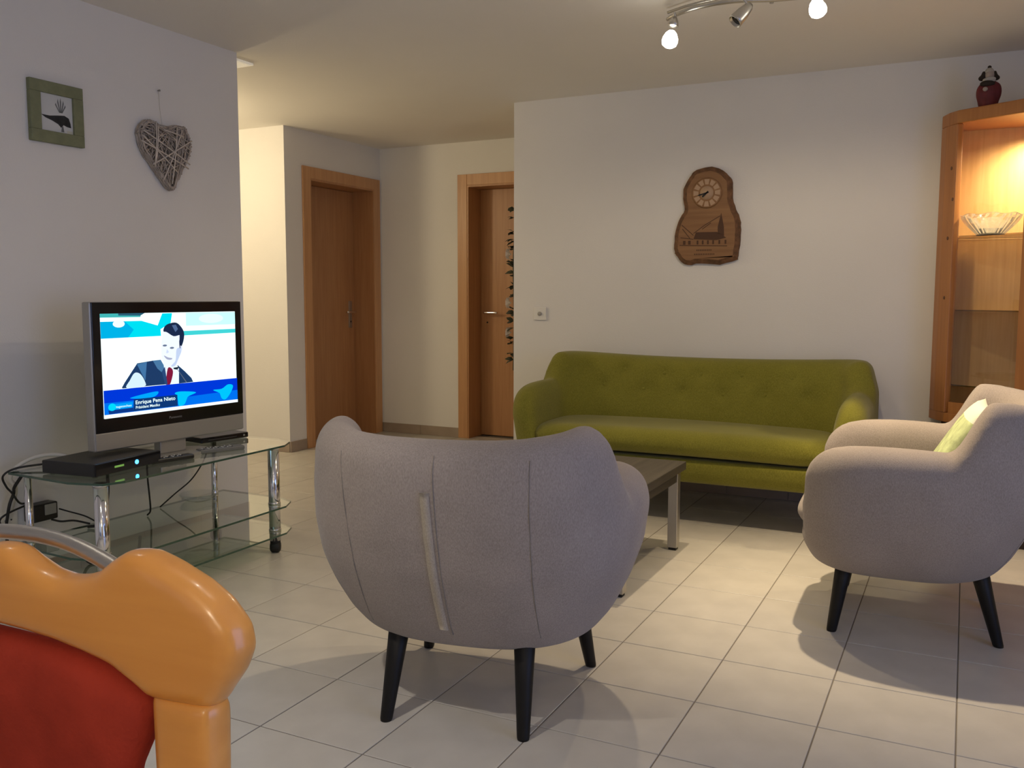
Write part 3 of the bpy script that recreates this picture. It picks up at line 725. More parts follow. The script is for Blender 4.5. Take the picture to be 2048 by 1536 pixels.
def remote(label, loc, rz, L, W, m_):
    r = thing('remote_control', label, 'remote control', loc, rz, 'remote controls on the glass stand')
    box('case', -L/2, L/2, -W/2, W/2, 0.0, 0.018, m_, r, 0.005)
    for i in range(7):
        for j in range(3):
            lathe('key', [(0.0036, 0), (0.0036, 0.0022), (0, 0.0026)], WHITEP if (i+j) % 3 else BLACK, r, (-L*0.40+i*L*0.105, (j-1)*W*0.27, 0.0178), 8)
    return r
remote('slim black remote control beside the set-top box', (-2.80, 2.575, ST), math.radians(78), 0.185, 0.045, BLACK)
remote('wide dark remote control with pale top near the stand end', (-2.79, 2.835, ST), math.radians(68), 0.195, 0.052, mat('remote_grey', (0.16, 0.16, 0.15), 0.4))
pl = thing('media_player', 'thin black media player lying behind the television foot', 'player', (-3.045, 3.06, ST), math.radians(80))
box('case', -0.125, 0.125, -0.08, 0.08, 0.003, 0.027, GLOSSBLK, pl, 0.004)
box('disc_slot', -0.09, 0.06, -0.0812, -0.0795, 0.013, 0.016, mat('slot_grey', (0.06, 0.06, 0.06), 0.5), pl)
lathe('button', [(0.005, 0), (0.004, 0.002), (0, 0.002)], SILVER, pl, (0.10, -0.08, 0.015), 10, axis=(0, -1, 0))
bag = thing('glass_dish', 'small clear dish on the middle shelf of the glass stand', 'dish', (-3.085, 2.99, 0.220), math.radians(80))
lathe('bowl', [(0.0, 0.0), (0.05, 0.0), (0.075, 0.012), (0.085, 0.03), (0.080, 0.03), (0.070, 0.016), (0.048, 0.006), (0.0, 0.006)], glass_mat('dish_glass', (0.9, 0.93, 0.94)), bag, n=28)
lathe('rim', [(0.079, 0.0295), (0.086, 0.0295), (0.086, 0.0325), (0.079, 0.0325)], glass_mat('dish_glass', (0.9, 0.93, 0.94)), bag, n=28)

# power strip, sockets, cables
ps = thing('power_strip', 'black power adapter block hanging on the wall behind the stand', 'adapter', (XL, 2.34, 0.287))
box('block', 0.002, 0.060, -0.055, 0.055, -0.035, 0.035, BLACK, ps, 0.006)
box('socket_face', 0.058, 0.064, -0.005, 0.045, -0.012, 0.030, mat('grey_plastic', (0.30, 0.30, 0.29), 0.5), ps, 0.002)
so = thing('wall_socket', 'white wall socket low behind the set-top box cables', 'socket', (XL, 2.215, 0.268))
box('plate', 0.0, 0.010, -0.042, 0.042, -0.042, 0.042, WHITEP, so, 0.003)
for dy, dz in ((-0.012, 0.008), (0.012, 0.008), (0.0, -0.010)):
    lathe('pin_hole', [(0.0035, 0), (0.0035, 0.0012), (0, 0.0012)], BLACK, so, (0.0098, dy, dz), 8, axis=(1, 0, 0))
CABLE = mat('black_cable', (0.012, 0.012, 0.012), 0.5); WCABLE = mat('white_cable', (0.72, 0.70, 0.64), 0.5)
def cable(label, pts, r, m_, color):
    o = tube('%s_cable' % color, pts, r, m_, None, 8); tag(o, label, 'cable', 'cables hanging behind the glass stand'); return o
cable('thick white cable looping off the stand behind the set-top box', [(-3.05, 2.33, 0.522), (-3.1, 2.29, 0.538), (-3.14, 2.235, 0.533), (-3.165, 2.18, 0.506), (-3.192, 2.165, 0.462), (-3.21, 2.195, 0.425), (-3.24, 2.215, 0.385), (-3.275, 2.215, 0.31)], 0.0075, WCABLE, 'white')
cable('thin black cable bulging left off the stand top', [(-3.05, 2.3, 0.512), (-3.12, 2.225, 0.507), (-3.16, 2.16, 0.499), (-3.175, 2.125, 0.475), (-3.195, 2.15, 0.43), (-3.2, 2.175, 0.4), (-3.215, 2.215, 0.352), (-3.22, 2.256, 0.345)], 0.004, CABLE, 'black')
cable('thick black cable running down to the wall socket', [(-3.175, 2.205, 0.47), (-3.2, 2.185, 0.42), (-3.235, 2.205, 0.39), (-3.24, 2.19, 0.35), (-3.25, 2.185, 0.3), (-3.26, 2.185, 0.25), (-3.265, 2.195, 0.15), (-3.24, 2.22, 0.012)], 0.006, CABLE, 'black')
cable('black cable looping from the wall socket to the adapter', [(-3.225, 2.258, 0.338), (-3.225, 2.19, 0.325), (-3.225, 2.15, 0.312), (-3.23, 2.14, 0.296), (-3.23, 2.146, 0.275), (-3.235, 2.16, 0.24), (-3.235, 2.2, 0.15), (-3.22, 2.25, 0.012)], 0.004, CABLE, 'black')
cable('thick black cable hanging straight down beside the front post', [(-2.99, 2.43, ST-0.012), (-3.00, 2.44, 0.40), (-3.01, 2.44, 0.33), (-3.03, 2.43, 0.27), (-3.06, 2.43, 0.235), (-3.10, 2.42, 0.226)], 0.006, CABLE, 'black')
cable('thin black cable from the adapter across to the shelf', [(-3.235, 2.395, 0.29), (-3.22, 2.43, 0.272), (-3.16, 2.46, 0.252), (-3.06, 2.455, 0.228)], 0.003, CABLE, 'black')
cable('thin black cable hanging right of the front post', [(-2.985, 2.62, ST-0.012), (-2.99, 2.625, 0.40), (-3.0, 2.64, 0.32), (-3.02, 2.66, 0.25), (-3.05, 2.67, 0.2245)], 0.0035, CABLE, 'black')
cable('thin black cable slanting down under the television foot', [(-2.97, 2.94, ST-0.012), (-2.985, 2.93, 0.42), (-3.02, 2.89, 0.34), (-3.07, 2.84, 0.28), (-3.12, 2.80, 0.2235)], 0.003, CABLE, 'black')
cable('short black cable drooping under the adapter', [(-3.25, 2.37, 0.25), (-3.24, 2.405, 0.235), (-3.2, 2.435, 0.236), (-3.14, 2.46, 0.2245)], 0.004, CABLE, 'black')
cable('black cable coil lying on the bottom glass shelf', [(-3.05, 2.33, 0.206), (-3.04, 2.34, 0.15), (-3.02, 2.36, 0.106), (-2.96, 2.40, 0.104), (-2.93, 2.47, 0.104), (-2.95, 2.53, 0.12), (-2.97, 2.56, 0.17)], 0.006, CABLE, 'black')

# ------------------------------------------------------------------ things on the walls
# picture (local: x = along wall +Y, y = into the wall, z up)
pf = thing('picture', 'small square picture of a dark bird in a green frame', 'picture', (XL, 2.506, 1.867), math.pi/2)
GRN = mat('green_frame_paint', (0.20, 0.215, 0.12), 0.7, vary=(30, 0.12), bump=(120, 0.2))
w2, i2 = 0.119, 0.0725
for nm, b in (('frame_rail', (-w2, w2, i2, w2)), ('frame_rail', (-w2, w2, -w2, -i2)), ('frame_stile', (-w2, -i2, -i2, i2)), ('frame_stile', (i2, w2, -i2, i2))):
    box(nm, b[0], b[1], -0.022, -0.001, b[2], b[3], GRN, pf, 0.002)
card = box('card', -i2, i2, -0.012, -0.002, -i2, i2, mat('pale_card', (0.62, 0.64, 0.64), 0.7), pf)
INK = mat('charcoal_ink', (0.025, 0.027, 0.028), 0.8, vary=(40, 0.5)); INK2 = mat('grey_ink', (0.16, 0.17, 0.17), 0.8)
def flat_xz(name, pts, y, m_, parent):
    me = bpy.data.meshes.new(name); bm = bmesh.new(); bm.faces.new([bm.verts.new((x, y, z)) for x, z in pts])
    bmesh.ops.triangulate(bm, faces=bm.faces); bm.to_mesh(me); bm.free(); return link(name, me, m_, parent)
flat_xz('drawn_bird', [(-0.069, -0.012), (-0.03, -0.012), (0.005, -0.006), (0.035, -0.002), (0.055, -0.010), (0.062, -0.03), (0.064, -0.047), (0.045, -0.045), (0.03, -0.040), (0.018, -0.052), (0.005, -0.040), (-0.02, -0.030), (-0.05, -0.022)], -0.0125, INK, card)
for k, (dx, h_) in enumerate(((-0.022, 0.028), (-0.012, 0.045), (0.0, 0.05), (0.012, 0.042), (0.020, 0.026))):
    flat_xz('drawn_leaf', [(0.020+dx*0.25-0.002, 0.006), (0.020+dx*0.25+0.002, 0.006), (0.020+dx+0.003, 0.015+h_*0.7), (0.020+dx, 0.015+h_), (0.020+dx-0.003, 0.015+h_*0.7)], -0.0125, INK2, card)
flat_xz('drawn_leg', [(0.022, -0.045), (0.028, -0.045), (0.032, -0.068), (0.018, -0.068)], -0.0127, INK2, card)
flat_xz('paper_tag', [(0.045, -0.060), (0.070, -0.060), (0.070, -0.0722), (0.045, -0.0722)], -0.0128, mat('tag_paper', (0.6, 0.6, 0.5), 0.8), card)

# woven heart
hp = [(2.895, 1.856), (2.915, 1.896), (2.957, 1.920), (3.000, 1.906), (3.043, 1.890), (3.080, 1.910), (3.120, 1.919), (3.164, 1.912), (3.194, 1.846), (3.182, 1.79), (3.15, 1.737), (3.110, 1.675), (3.071, 1.621), (3.02, 1.665), (2.975, 1.715), (2.915, 1.785)]
hc = (3.043, 1.80)
heart = thing('wicker_heart', 'pale woven willow heart hanging on the wall above the television', 'ornament', (XL, hc[0], hc[1]), math.pi/2)
hl = [((y-hc[0]), (z-hc[1])) for y, z in hp]
WICK = mat('willow_pale', (0.62, 0.55, 0.48), 0.85, vary=(40, 0.15)); WICKD = mat('willow_dark', (0.47, 0.405, 0.35), 0.9, vary=(40, 0.2))  # paler tone for front twigs, darker tone for rim and weave
loop = [tuple(v)[:2] for v in catmull([(x, z, 0) for x, z in hl+[hl[0]]], 5)]
vs, fs = [], []
for k in range(16):
    s = 1-0.012*random.random()*8; dy = -0.008-0.030*random.random()
    pts = [(x*s+random.uniform(-.002, .002), dy+random.uniform(-.003, .003), z*s+random.uniform(-.002, .002)) for x, z in loop]
    tube_data(pts, 0.0026, 5, vs, fs)
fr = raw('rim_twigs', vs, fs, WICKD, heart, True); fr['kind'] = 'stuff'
def chord(a, b, dy, bow, r, vs, fs):
    pts = []
    for i in range(7):
        q = i/6; pts.append((a[0]+(b[0]-a[0])*q, dy-bow*math.sin(math.pi*q), a[1]+(b[1]-a[1])*q))
    tube_data(pts, r, 5, vs, fs)
vs, fs = [], []
n = len(loop)-1
for k in range(150):
    i = random.randrange(n); j = (i+random.randrange(int(n*0.22), int(n*0.78))) % n
    a, b = loop[i], loop[j]; mx, mz = (a[0]+b[0])/2, (a[1]+b[1])/2
    if mz > 0.07 and abs(mx) < 0.04: continue
    chord(a, b, random.uniform(-0.036, -0.006), random.uniform(0.002, 0.010), random.uniform(0.0016, 0.0028), vs, fs)
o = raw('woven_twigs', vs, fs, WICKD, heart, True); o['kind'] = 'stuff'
for a, b in (((-0.145, 0.02), (0.12, -0.07)), ((-0.13, 0.065), (0.13, -0.05)), ((0.145, 0.06), (-0.085, -0.075)), ((-0.06, 0.115), (-0.075, -0.085)), ((-0.05, 0.10), (-0.07, -0.07)), ((-0.02, 0.085), (0.10, 0.07)), ((-0.14, 0.045), (0.06, -0.10)), ((0.06, 0.11), (0.02, -0.15)), ((0.09, 0.10), (-0.03, -0.14))):
    vs, fs = [], []; chord(a, b, -0.040, 0.006, 0.0034, vs, fs); raw('front_twig', vs, fs, WICK, heart, True)
tube('hanging_string', [(-0.004, -0.02, 0.085), (-0.006, -0.008, 0.17), (-0.008, -0.004, 0.262)], 0.0012, mat('string_white', (0.62, 0.60, 0.55), 0.8), heart, 6)
lathe('nail', [(0.003, 0), (0.003, 0.012), (0.005, 0.012), (0, 0.014)], STEEL, heart, (-0.008, -0.0005, 0.262), 8, axis=(0, -1, 0))

# wooden wall clock
ck = thing('wall_clock', 'rough wooden slab clock with a carved church scene above the sofa', 'clock', (-1.35, YS, 1.60))
CW = wood('clock_wood', (0.22, 0.108, 0.043), (0.30, 0.155, 0.064), 0.55, axis=0); BARK = mat('bark_edge', (0.15, 0.072, 0.032), 0.8, vary=(30, 0.45), bump=(60, 1.0))
BURN = mat('burnt_wood', (0.075, 0.032, 0.014), 0.7); CREAM = mat('dial_cream', (0.46, 0.31, 0.20), 0.6)
ol = [(-0.064, 0.263), (0.003, 0.275), (0.065, 0.264), (0.119, 0.218), (0.14, 0.182), (0.144, 0.098), (0.163, 0.033), (0.184, -0.011), (0.192, -0.059), (0.192, -0.137), (0.181, -0.228), (0.171, -0.25), (0.078, -0.274), (-0.03, -0.266), (-0.107, -0.276), (-0.14, -0.258), (-0.173, -0.217), (-0.183, -0.199), (-0.186, -0.136), (-0.172, -0.047), (-0.154, -0.003), (-0.128, 0.04), (-0.138, 0.102), (-0.137, 0.155), (-0.113, 0.207), (-0.086, 0.245)]
lp = [tuple(v)[:2] for v in catmull([(x, z, 0) for x, z in ol+[ol[0]]], 3)][:-1]
lp = [(x*(1+random.uniform(-.012, .012)), z*(1+random.uniform(-.008, .008))) for x, z in lp]
def inset(poly, d):
    out = []; n = len(poly)
    for i in range(n):
        p, a, b = Vector(poly[i]), Vector(poly[i-2]), Vector(poly[(i+2) % n]); t = (b-a).normalized(); nn = Vector((t.y, -t.x))
        out.append(tuple(p+nn*d))
    return out
ii = inset(lp, 0.026)
if sum(x*x+z*z for x, z in ii) > sum(x*x+z*z for x, z in lp): ii = inset(lp, -0.026)
n = len(lp); vs = [(x, -0.001, z) for x, z in lp]+[(x, -0.020, z) for x, z in lp]+[(x, -0.036, z) for x, z in ii]
fs = [(i, (i+1) % n, n+(i+1) % n, n+i) for i in range(n)]+[(n+i, n+(i+1) % n, 2*n+(i+1) % n, 2*n+i) for i in range(n)]+[tuple(range(n))]
raw('bark_slab', vs, fs, BARK, ck)
face = raw('carved_face', [(x, -0.0362, z) for x, z in ii]+[(x, -0.030, z) for x, z in ii], [tuple(range(n))]+[(i, (i+1) % n, n+(i+1) % n, n+i) for i in range(n)], CW, ck)
dial = lathe('dial', [(0.0, 0), (0.084, 0), (0.086, 0.003), (0.080, 0.005), (0.0, 0.005)], CW, ck, (0.003, -0.036, 0.128), 40, axis=(0, -1, 0))
for k in range(12):
    a = 2*math.pi*k/12; c_, s_ = math.sin(a), math.cos(a)
    pts = []
    for rr, hw in ((0.047, 0.0095), (0.076, 0.0145)):
        pts += [(rr, -hw), (rr, hw)]
    pts = [pts[0], pts[1], pts[3], pts[2]]
    flat_xz('hour_mark', [(0.003+r_*c_+w_*s_, 0.128+r_*s_-w_*c_) for r_, w_ in pts], -0.0416, CREAM, dial)
lathe('dial_centre', [(0.0, 0), (0.038, 0), (0.038, 0.0008), (0, 0.0008)], CREAM, dial, (0.003, -0.041, 0.128), 30, axis=(0, -1, 0))
def hand(name, ang, L, w):
    c_, s_ = math.sin(ang), math.cos(ang); cx, cz = 0.003, 0.128
    P = [(-0.012, -w), (-0.012, w), (L*0.8, w*1.3), (L, 0), (L*0.8, -w*1.3)]
    plate(name, [(cx+r_*c_+q*s_, cz+r_*s_-q*c_) for r_, q in P], -0.0445, -0.0430, BLACK, dial)
hand('minute_hand', math.radians(255), 0.055, 0.0030); hand('hour_hand', math.radians(228), 0.036, 0.0040)
def burn(name, pts): flat_xz(name, pts, -0.0368, BURN, face)
burn('carved_roof', [(-0.069, -0.13), (-0.056, -0.091), (0.065, -0.092), (0.119, -0.126), (0.062, -0.138)])
burn('carved_steeple', [(0.069, -0.064), (0.087, 0.014), (0.104, -0.065), (0.106, -0.117), (0.07, -0.099)])
def line(name, p, q, w=0.0022):
    d = Vector((q[0]-p[0], q[1]-p[1])).normalized(); nx_, nz_ = -d.y*w, d.x*w
    burn(name, [(p[0]-nx_, p[1]-nz_), (q[0]-nx_, q[1]-nz_), (q[0]+nx_, q[1]+nz_), (p[0]+nx_, p[1]+nz_)])
for p, q in (((-0.139, -0.048), (-0.07, -0.108)), ((-0.07, -0.098), (-0.007, -0.053)), ((-0.007, -0.053), (0.081, -0.003)), ((-0.150, -0.163), (0.125, -0.172)), ((-0.135, -0.07), (-0.09, -0.125)), ((-0.145, -0.12), (-0.07, -0.13)), ((-0.02, -0.075), (0.03, -0.04))): line('carved_line', p, q)
for x0, x1 in ((-0.13, -0.115), (-0.10, -0.085), (-0.05, -0.04), (-0.02, -0.01), (0.01, 0.02), (0.04, 0.05), (0.075, 0.085), (0.11, 0.12)): burn('carved_house_detail', [(x0, -0.160), (x1, -0.160), (x1, -0.138), (x0, -0.138)])
for x0, x1, z in ((-0.05, 0.036, -0.193), (-0.063, 0.055, -0.216)):
    x = x0
    while x < x1: burn('carved_letter_mark', [(x, z-0.004), (x+0.006, z-0.004), (x+0.006, z+0.004), (x, z+0.004)]); x += 0.010

# switch
sw = thing('wall_switch', 'white square wall switch left above the sofa arm', 'switch', (-2.398, YS, 1.034))
box('plate', -0.043, 0.043, -0.010, 0.0, -0.040, 0.040, WHITEP, sw, 0.003)
lathe('knob', [(0.0, 0), (0.013, 0), (0.013, 0.006), (0.010, 0.009), (0, 0.009)], mat('switch_grey', (0.35, 0.34, 0.32), 0.5), sw, (0, -0.010, 0), 16, axis=(0, -1, 0))

# garland beside the corner
gl = thing('garland', 'hanging garland of dark leaves and white flowers by the wall corner', 'garland', (XS-0.052, 5.30, 0))
LEAF = mat('garland_leaf', (0.035, 0.040, 0.022), 0.6, obj_vary=0.4); PETAL = mat('garland_petal', (0.78, 0.68, 0.60), 0.8)
tube('cord', [(0.03, 0, 1.78), (0.0, 0, 1.4), (0.005, 0, 1.0), (0, 0, 0.66)], 0.004, LEAF, gl, 6)
lathe('hook', [(0.004, 0), (0.004, 0.03), (0.007, 0.03), (0, 0.034)], STEEL, gl, (0.052, 0, 1.78), 8, axis=(-1, 0, 0))
lv = [(0, 0, 0), (0.018, -0.022, 0.003), (0.05, -0.026, 0.006), (0.078, 0, -0.002), (0.05, 0.026, 0.006), (0.018, 0.022, 0.003), (0.03, 0, 0.010)]
lf = [(0, 1, 6), (1, 2, 6), (2, 3, 6), (3, 4, 6), (4, 5, 6), (5, 0, 6)]
lme = bpy.data.meshes.new('leaf'); lme.from_pydata(lv, [], lf); lme.materials.append(LEAF)
zz = [1.69, 1.645, 1.56, 1.54, 1.51, 1.495, 1.465, 1.45, 1.37, 1.355, 1.33, 1.29, 1.27, 1.215, 1.20, 1.14, 1.06, 1.045, 1.03, 0.98, 0.94, 0.87, 0.85, 0.835, 0.77, 0.75, 0.73]
for k, z in enumerate(zz):
    for a in ((0, 1) if k % 2 else (1, 2)):
        o = bpy.data.objects.new('leaf', lme); COL.objects.link(o); o.parent = gl; o.location = (0, 0, z)
        ang = math.pi + random.uniform(-1.0, 1.0) if a < 2 else random.uniform(0, 6.28)
        o.rotation_euler = (random.uniform(-0.7, 0.7), random.uniform(-0.5, 0.6), ang); s = random.uniform(0.50, 0.80); o.scale = (s, s, s)
for z in (1.415, 1.10, 0.905):
    fl = bpy.data.objects.new('flower', None); bpy.data.objects.remove(fl)
    vs, fs = [], []
    for p in range(6):
        a = p*math.pi/3; b = len(vs)
        for r_, w_, h_ in ((0.004, 0.004, 0.0), (0.028, 0.015, 0.010), (0.045, 0.0, 0.004)):
            for s in (-1, 1): vs.append((-0.030-h_*1.5, r_*math.cos(a)-s*w_*math.sin(a), z+r_*math.sin(a)+s*w_*math.cos(a)))
        fs += [(b, b+1, b+3, b+2), (b+2, b+3, b+5, b+4)]
    raw('flower', vs, fs, PETAL, gl)

# square ceiling panel in the hall, just past the wall end
cp = thing('ceiling_panel', 'white square lamp panel on the hall ceiling past the wall end', 'ceiling lamp', (-3.525, 3.648, H))
box('panel', -0.152, 0.152, -0.092, 0.092, -0.012, 0.0, mat('white_enamel', (0.86, 0.84, 0.78), 0.5, emit=((1.0, 0.88, 0.66), 0.22)), cp, 0.002)
box('diffuser', -0.140, 0.140, -0.080, 0.080, -0.0135, -0.0118, mat('white_enamel', (0.86, 0.84, 0.78), 0.5), cp)

# hall wall lamp that lights the bright wall (hidden by the television wall)
hlmp = thing('hall_lamp', 'round white lamp lighting the side hall from its ceiling', 'lamp', (-4.80, 4.05, H))
lathe('base', [(0.06, -0.02), (0.06, 0.0)], WHITEP, hlmp, n=24)
lathe('globe', [(0.0, -0.22), (0.05, -0.21), (0.09, -0.17), (0.10, -0.12), (0.09, -0.07), (0.05, -0.03), (0.045, -0.02)], emis('globe_glow', (1.0, 0.82, 0.5), 2.5), hlmp, n=24)
l = bpy.data.lights.new('hall_bulb', 'POINT'); l.energy = HALL_W; l.color = (1.0, 0.80, 0.50); l.shadow_soft_size = 0.10
o = bpy.data.objects.new('hall_bulb', l); COL.objects.link(o); o.location = (-4.80, 4.05, H-0.36)

# unseen pendant, added to throw warm fill light on the dining chair
dl = thing('fill_pendant', 'unseen cream globe pendant added as fill light behind the camera', 'lamp', (0.25, -0.95, H))
lathe('ceiling_rose', [(0.05, -0.02), (0.05, 0.0)], WHITEP, dl, n=20)
lathe('cord', [(0.004, -0.42), (0.004, -0.02)], WHITEP, dl, n=8)
lathe('globe', [(0.0, -0.66), (0.07, -0.645), (0.115, -0.60), (0.13, -0.54), (0.115, -0.47), (0.06, -0.425), (0.02, -0.42)], emis('pendant_glow', (1.0, 0.84, 0.60), PENDANT), dl, n=28)

# ------------------------------------------------------------------ ceiling spot rail
rail = thing('spot_rail', 'curved steel ceiling rail carrying swivel spotlights', 'ceiling light', (0, 0, 0))
bar = [(-1.142, 3.700, 2.268), (-1.10, 3.658, 2.268), (-0.982, 3.597, 2.268), (-0.845, 3.588, 2.268), (-0.70, 3.64, 2.268), (-0.56, 3.66, 2.268), (-0.50, 3.64, 2.268)]
tube('bar', bar, 0.0085, SATIN, rail, 10)
tube('bar', [(-1.165, 3.775, 2.318), (-1.055, 3.720, 2.318), (-0.90, 3.69, 2.318), (-0.72, 3.72, 2.318), (-0.60, 3.75, 2.318)], 0.006, SATIN, rail, 8)
lathe('ceiling_rose', [(0.055, -0.022), (0.06, -0.018), (0.06, 0.0)], SATIN, rail, (-0.72, 3.70, H), 28)
lathe('stem', [(0.008, 2.26), (0.008, H-0.02)], SATIN, rail, (-0.72, 3.655, 0), 12)
lathe('stem', [(0.006, 2.31), (0.006, H-0.001)], SATIN, rail, (-0.90, 3.69, 0), 12)
BULB = emis('halogen_glow', (1.0, 0.93, 0.78), 14.0)
def spot(loc, aim, lit, rail=rail, power=SPOT_W, spill=SPILL_W, color=(1.0, 0.78, 0.50)):
    aim = Vector(aim).normalized(); loc = Vector(loc); ax = -aim
    s = lathe('spot_head', [(0.0, 0.062), (0.010, 0.060), (0.018, 0.045), (0.022, 0.026), (0.020, 0.024), (0.0, 0.020)] if lit else [(0.0, 0.062), (0.010, 0.060), (0.018, 0.045), (0.024, 0.015), (0.027, -0.020), (0.0275, -0.032), (0.025, -0.032), (0.024, -0.018), (0.0, -0.010)], SATIN, rail, loc, 24, axis=ax)
    st_top = Vector((loc.x, loc.y, 2.262)); top = loc+ax*0.035+Vector((0, 0, 0.012))
    tube('spot_arm', [st_top+Vector((0.008, 0.006, 0)), (st_top+top)/2+Vector((0.008, 0.006, 0)), top], 0.0055, SATIN, s, 8)
    if lit:
        c = loc+aim*0.022
        lathe('bulb', [(0.0, 0.030), (0.012, 0.028), (0.022, 0.018), (0.030, 0.0), (0.032, -0.014), (0.028, -0.028), (0.016, -0.037), (0.0, -0.040)], BULB, s, c, 24, axis=ax)  # lit bulb oversized, its shape stands in for the bloom of glare
        l = bpy.data.lights.new('spot_light', 'SPOT'); l.energy = power*lit; l.color = color; l.spot_size = math.radians(78); l.spot_blend = 0.85; l.shadow_soft_size = 0.022
        o = bpy.data.objects.new('spot_light', l); COL.objects.link(o); o.location = c+aim*0.046
        o.rotation_euler = aim.to_track_quat('-Z', 'Y').to_euler()
        l = bpy.data.lights.new('spot_spill', 'SPOT'); l.energy = spill*lit*2.0; l.color = color; l.spot_size = math.radians(178); l.spot_blend = 0.35; l.shadow_soft_size = 0.022
        o = bpy.data.objects.new('spot_spill', l); COL.objects.link(o); o.location = c+aim*0.048
        o.rotation_euler = Vector((0, 0, -1)).to_track_quat('-Z', 'Y').to_euler()
    else:
        lathe('bulb', [(0.0, 0.0), (0.022, 0.0), (0.022, 0.004), (0.0, 0.006)], GLOSSBLK, s, loc+aim*0.022, 20, axis=ax)
spot((-1.095, 3.600, 2.185), (-0.14, -0.14, -0.95), 0.8, spill=5.2)
spot((-0.815, 3.555, 2.200), (-0.55, -0.42, -0.72), 0)
spot((-0.548, 3.585, 2.225), (0.28, 0.02, -0.95), 1.75)
rail2 = thing('dining_spot_rail', 'second steel ceiling rail with two spots above the dining place', 'ceiling light', (0, 0, 0))
tube('bar', [(-1.55, 0.80, 2.268), (-1.1, 0.72, 2.268), (-0.6, 0.80, 2.268), (-0.2, 0.72, 2.268)], 0.0085, SATIN, rail2, 10)
lathe('ceiling_rose', [(0.055, -0.022), (0.06, -0.018), (0.06, 0.0)], SATIN, rail2, (-0.85, 0.75, H), 28)
lathe('stem', [(0.008, 2.26), (0.008, H-0.02)], SATIN, rail2, (-0.85, 0.755, 0), 12)
spot((-1.50, 0.80, 2.195), (-0.14, 0.26, -0.95), 1.0, rail2, DINING_W, 1.5, (1.0, 0.90, 0.77))
spot((-0.35, 0.76, 2.195), (0.02, 0.16, -0.95), 0.12, rail2, DINING_W, 6, (1.0, 0.90, 0.77))

# ------------------------------------------------------------------ display cabinet in the right corner
cab = thing('display_cabinet', 'tall angled pine display cabinet with lit glass front', 'cabinet', (0, 0, 0))
PA, PB, PC, PD = (-0.150, YS-0.004), (-0.150, 5.070), (-0.080, 4.935), (0.262, 4.730)
outer = [PA, PB, (-0.118, 5.0), PC, PD, (0.74, 4.730), (1.067, 4.935), (1.145, 5.070), (1.145, YS-0.004)]
ZT, ZB = 2.035, 0.530
# crown and floor boards, posts
prism('crown_board', outer, ZT-0.062, ZT, CABW, cab, 0.006)
prism('lower_board', outer, ZB, ZB+0.045, CABW, cab, 0.003)
post = prism('corner_post', [PA, PB, (-0.128, 5.015), PC, (-0.052, 4.955), (-0.075, 5.06), (-0.10, YS-0.004)], ZB+0.045, ZT-0.062, CABW, cab, 0.005)
prism('corner_post', [(1.145, YS-0.004), (1.10, YS-0.004), (1.075, 5.06), (1.05, 4.955), (1.067, 4.935), (1.145, 5.07)], ZB+0.045, ZT-0.062, CABW, cab)
prism('door_stile', [(0.212, 4.760), (0.262, 4.730), (0.312, 4.730), (0.312, 4.750), (0.268, 4.750), (0.222, 4.777)], ZB+0.045, ZT-0.062, CABW, cab)
prism('door_stile', [(0.69, 4.730), (0.74, 4.730), (0.79, 4.760), (0.78, 4.777), (0.734, 4.750), (0.69, 4.750)], ZB+0.045, ZT-0.062, CABW, cab)
for k, x in enumerate((-0.100, 0.207, 0.515, 0.822)): box('back_board', x+0.0002, x+0.3069, YS-0.016, YS-0.005, ZB+0.045, ZT-0.062, CABIN, cab)
prism('lower_rail', [(-0.062, 4.930), (0.214, 4.764), (0.224, 4.780), (-0.052, 4.948)], ZB+0.045, ZB+0.10, CABW, cab)
prism('glass_pane', [(-0.060, 4.936), (0.226, 4.762), (0.229, 4.766), (-0.057, 4.941)], ZB+0.10, ZT-0.062, GLASS, cab)
prism('glass_pane', [(0.313, 4.738), (0.689, 4.738), (0.689, 4.742), (0.313, 4.742)], ZB+0.05, ZT-0.09, GLASS, cab)
inner = [(-0.095, YS-0.018), (-0.070, 5.065), (-0.045, 4.955), (0.25, 4.775), (0.75, 4.775), (1.04, 4.955), (1.07, 5.065), (1.10, YS-0.018)]
for z in (1.440, 1.082, 0.715): prism('glass_shelf', inner, z-0.006, z, SMOKE, cab)
for x, z in ((-0.097, 1.765), (-0.086, 1.615), (-0.100, 1.430), (-0.103, 1.140)):
    # knots in the post: short dark plugs flush with the angled face
    nrm = Vector((-0.857, -0.514, 0)); yy = 5.015-(x+0.128)*0.080/0.048
    lathe('knot', [(0.0, 0), (0.009, 0), (0.007, 0.0012), (0, 0.0014)], mat('knot_dark', (0.13, 0.05, 0.02), 0.5), post, (x-0.0003, yy-0.0002, z), 12, axis=nrm)
# interior lamp under the crown
lm = lathe('lamp_puck', [(0.03, -0.018), (0.034, -0.015), (0.034, 0.0)], SATIN, cab, (0.30, 5.04, ZT-0.062), 20)
lathe('lamp_lens', [(0.0, -0.003), (0.026, -0.002), (0.026, 0.0)], emis('puck_glow', (1.0, 0.80, 0.45), 8.0), lm, (0.30, 5.04, ZT-0.081), 20)
l = bpy.data.lights.new('cabinet_bulb', 'SPOT'); l.energy = 60.0; l.color = (1.0, 0.80, 0.46); l.spot_size = math.radians(165); l.spot_blend = 1.0; l.shadow_soft_size = 0.02
o = bpy.data.objects.new('cabinet_bulb', l); COL.objects.link(o); o.location = (0.30, 5.04, ZT-0.092)
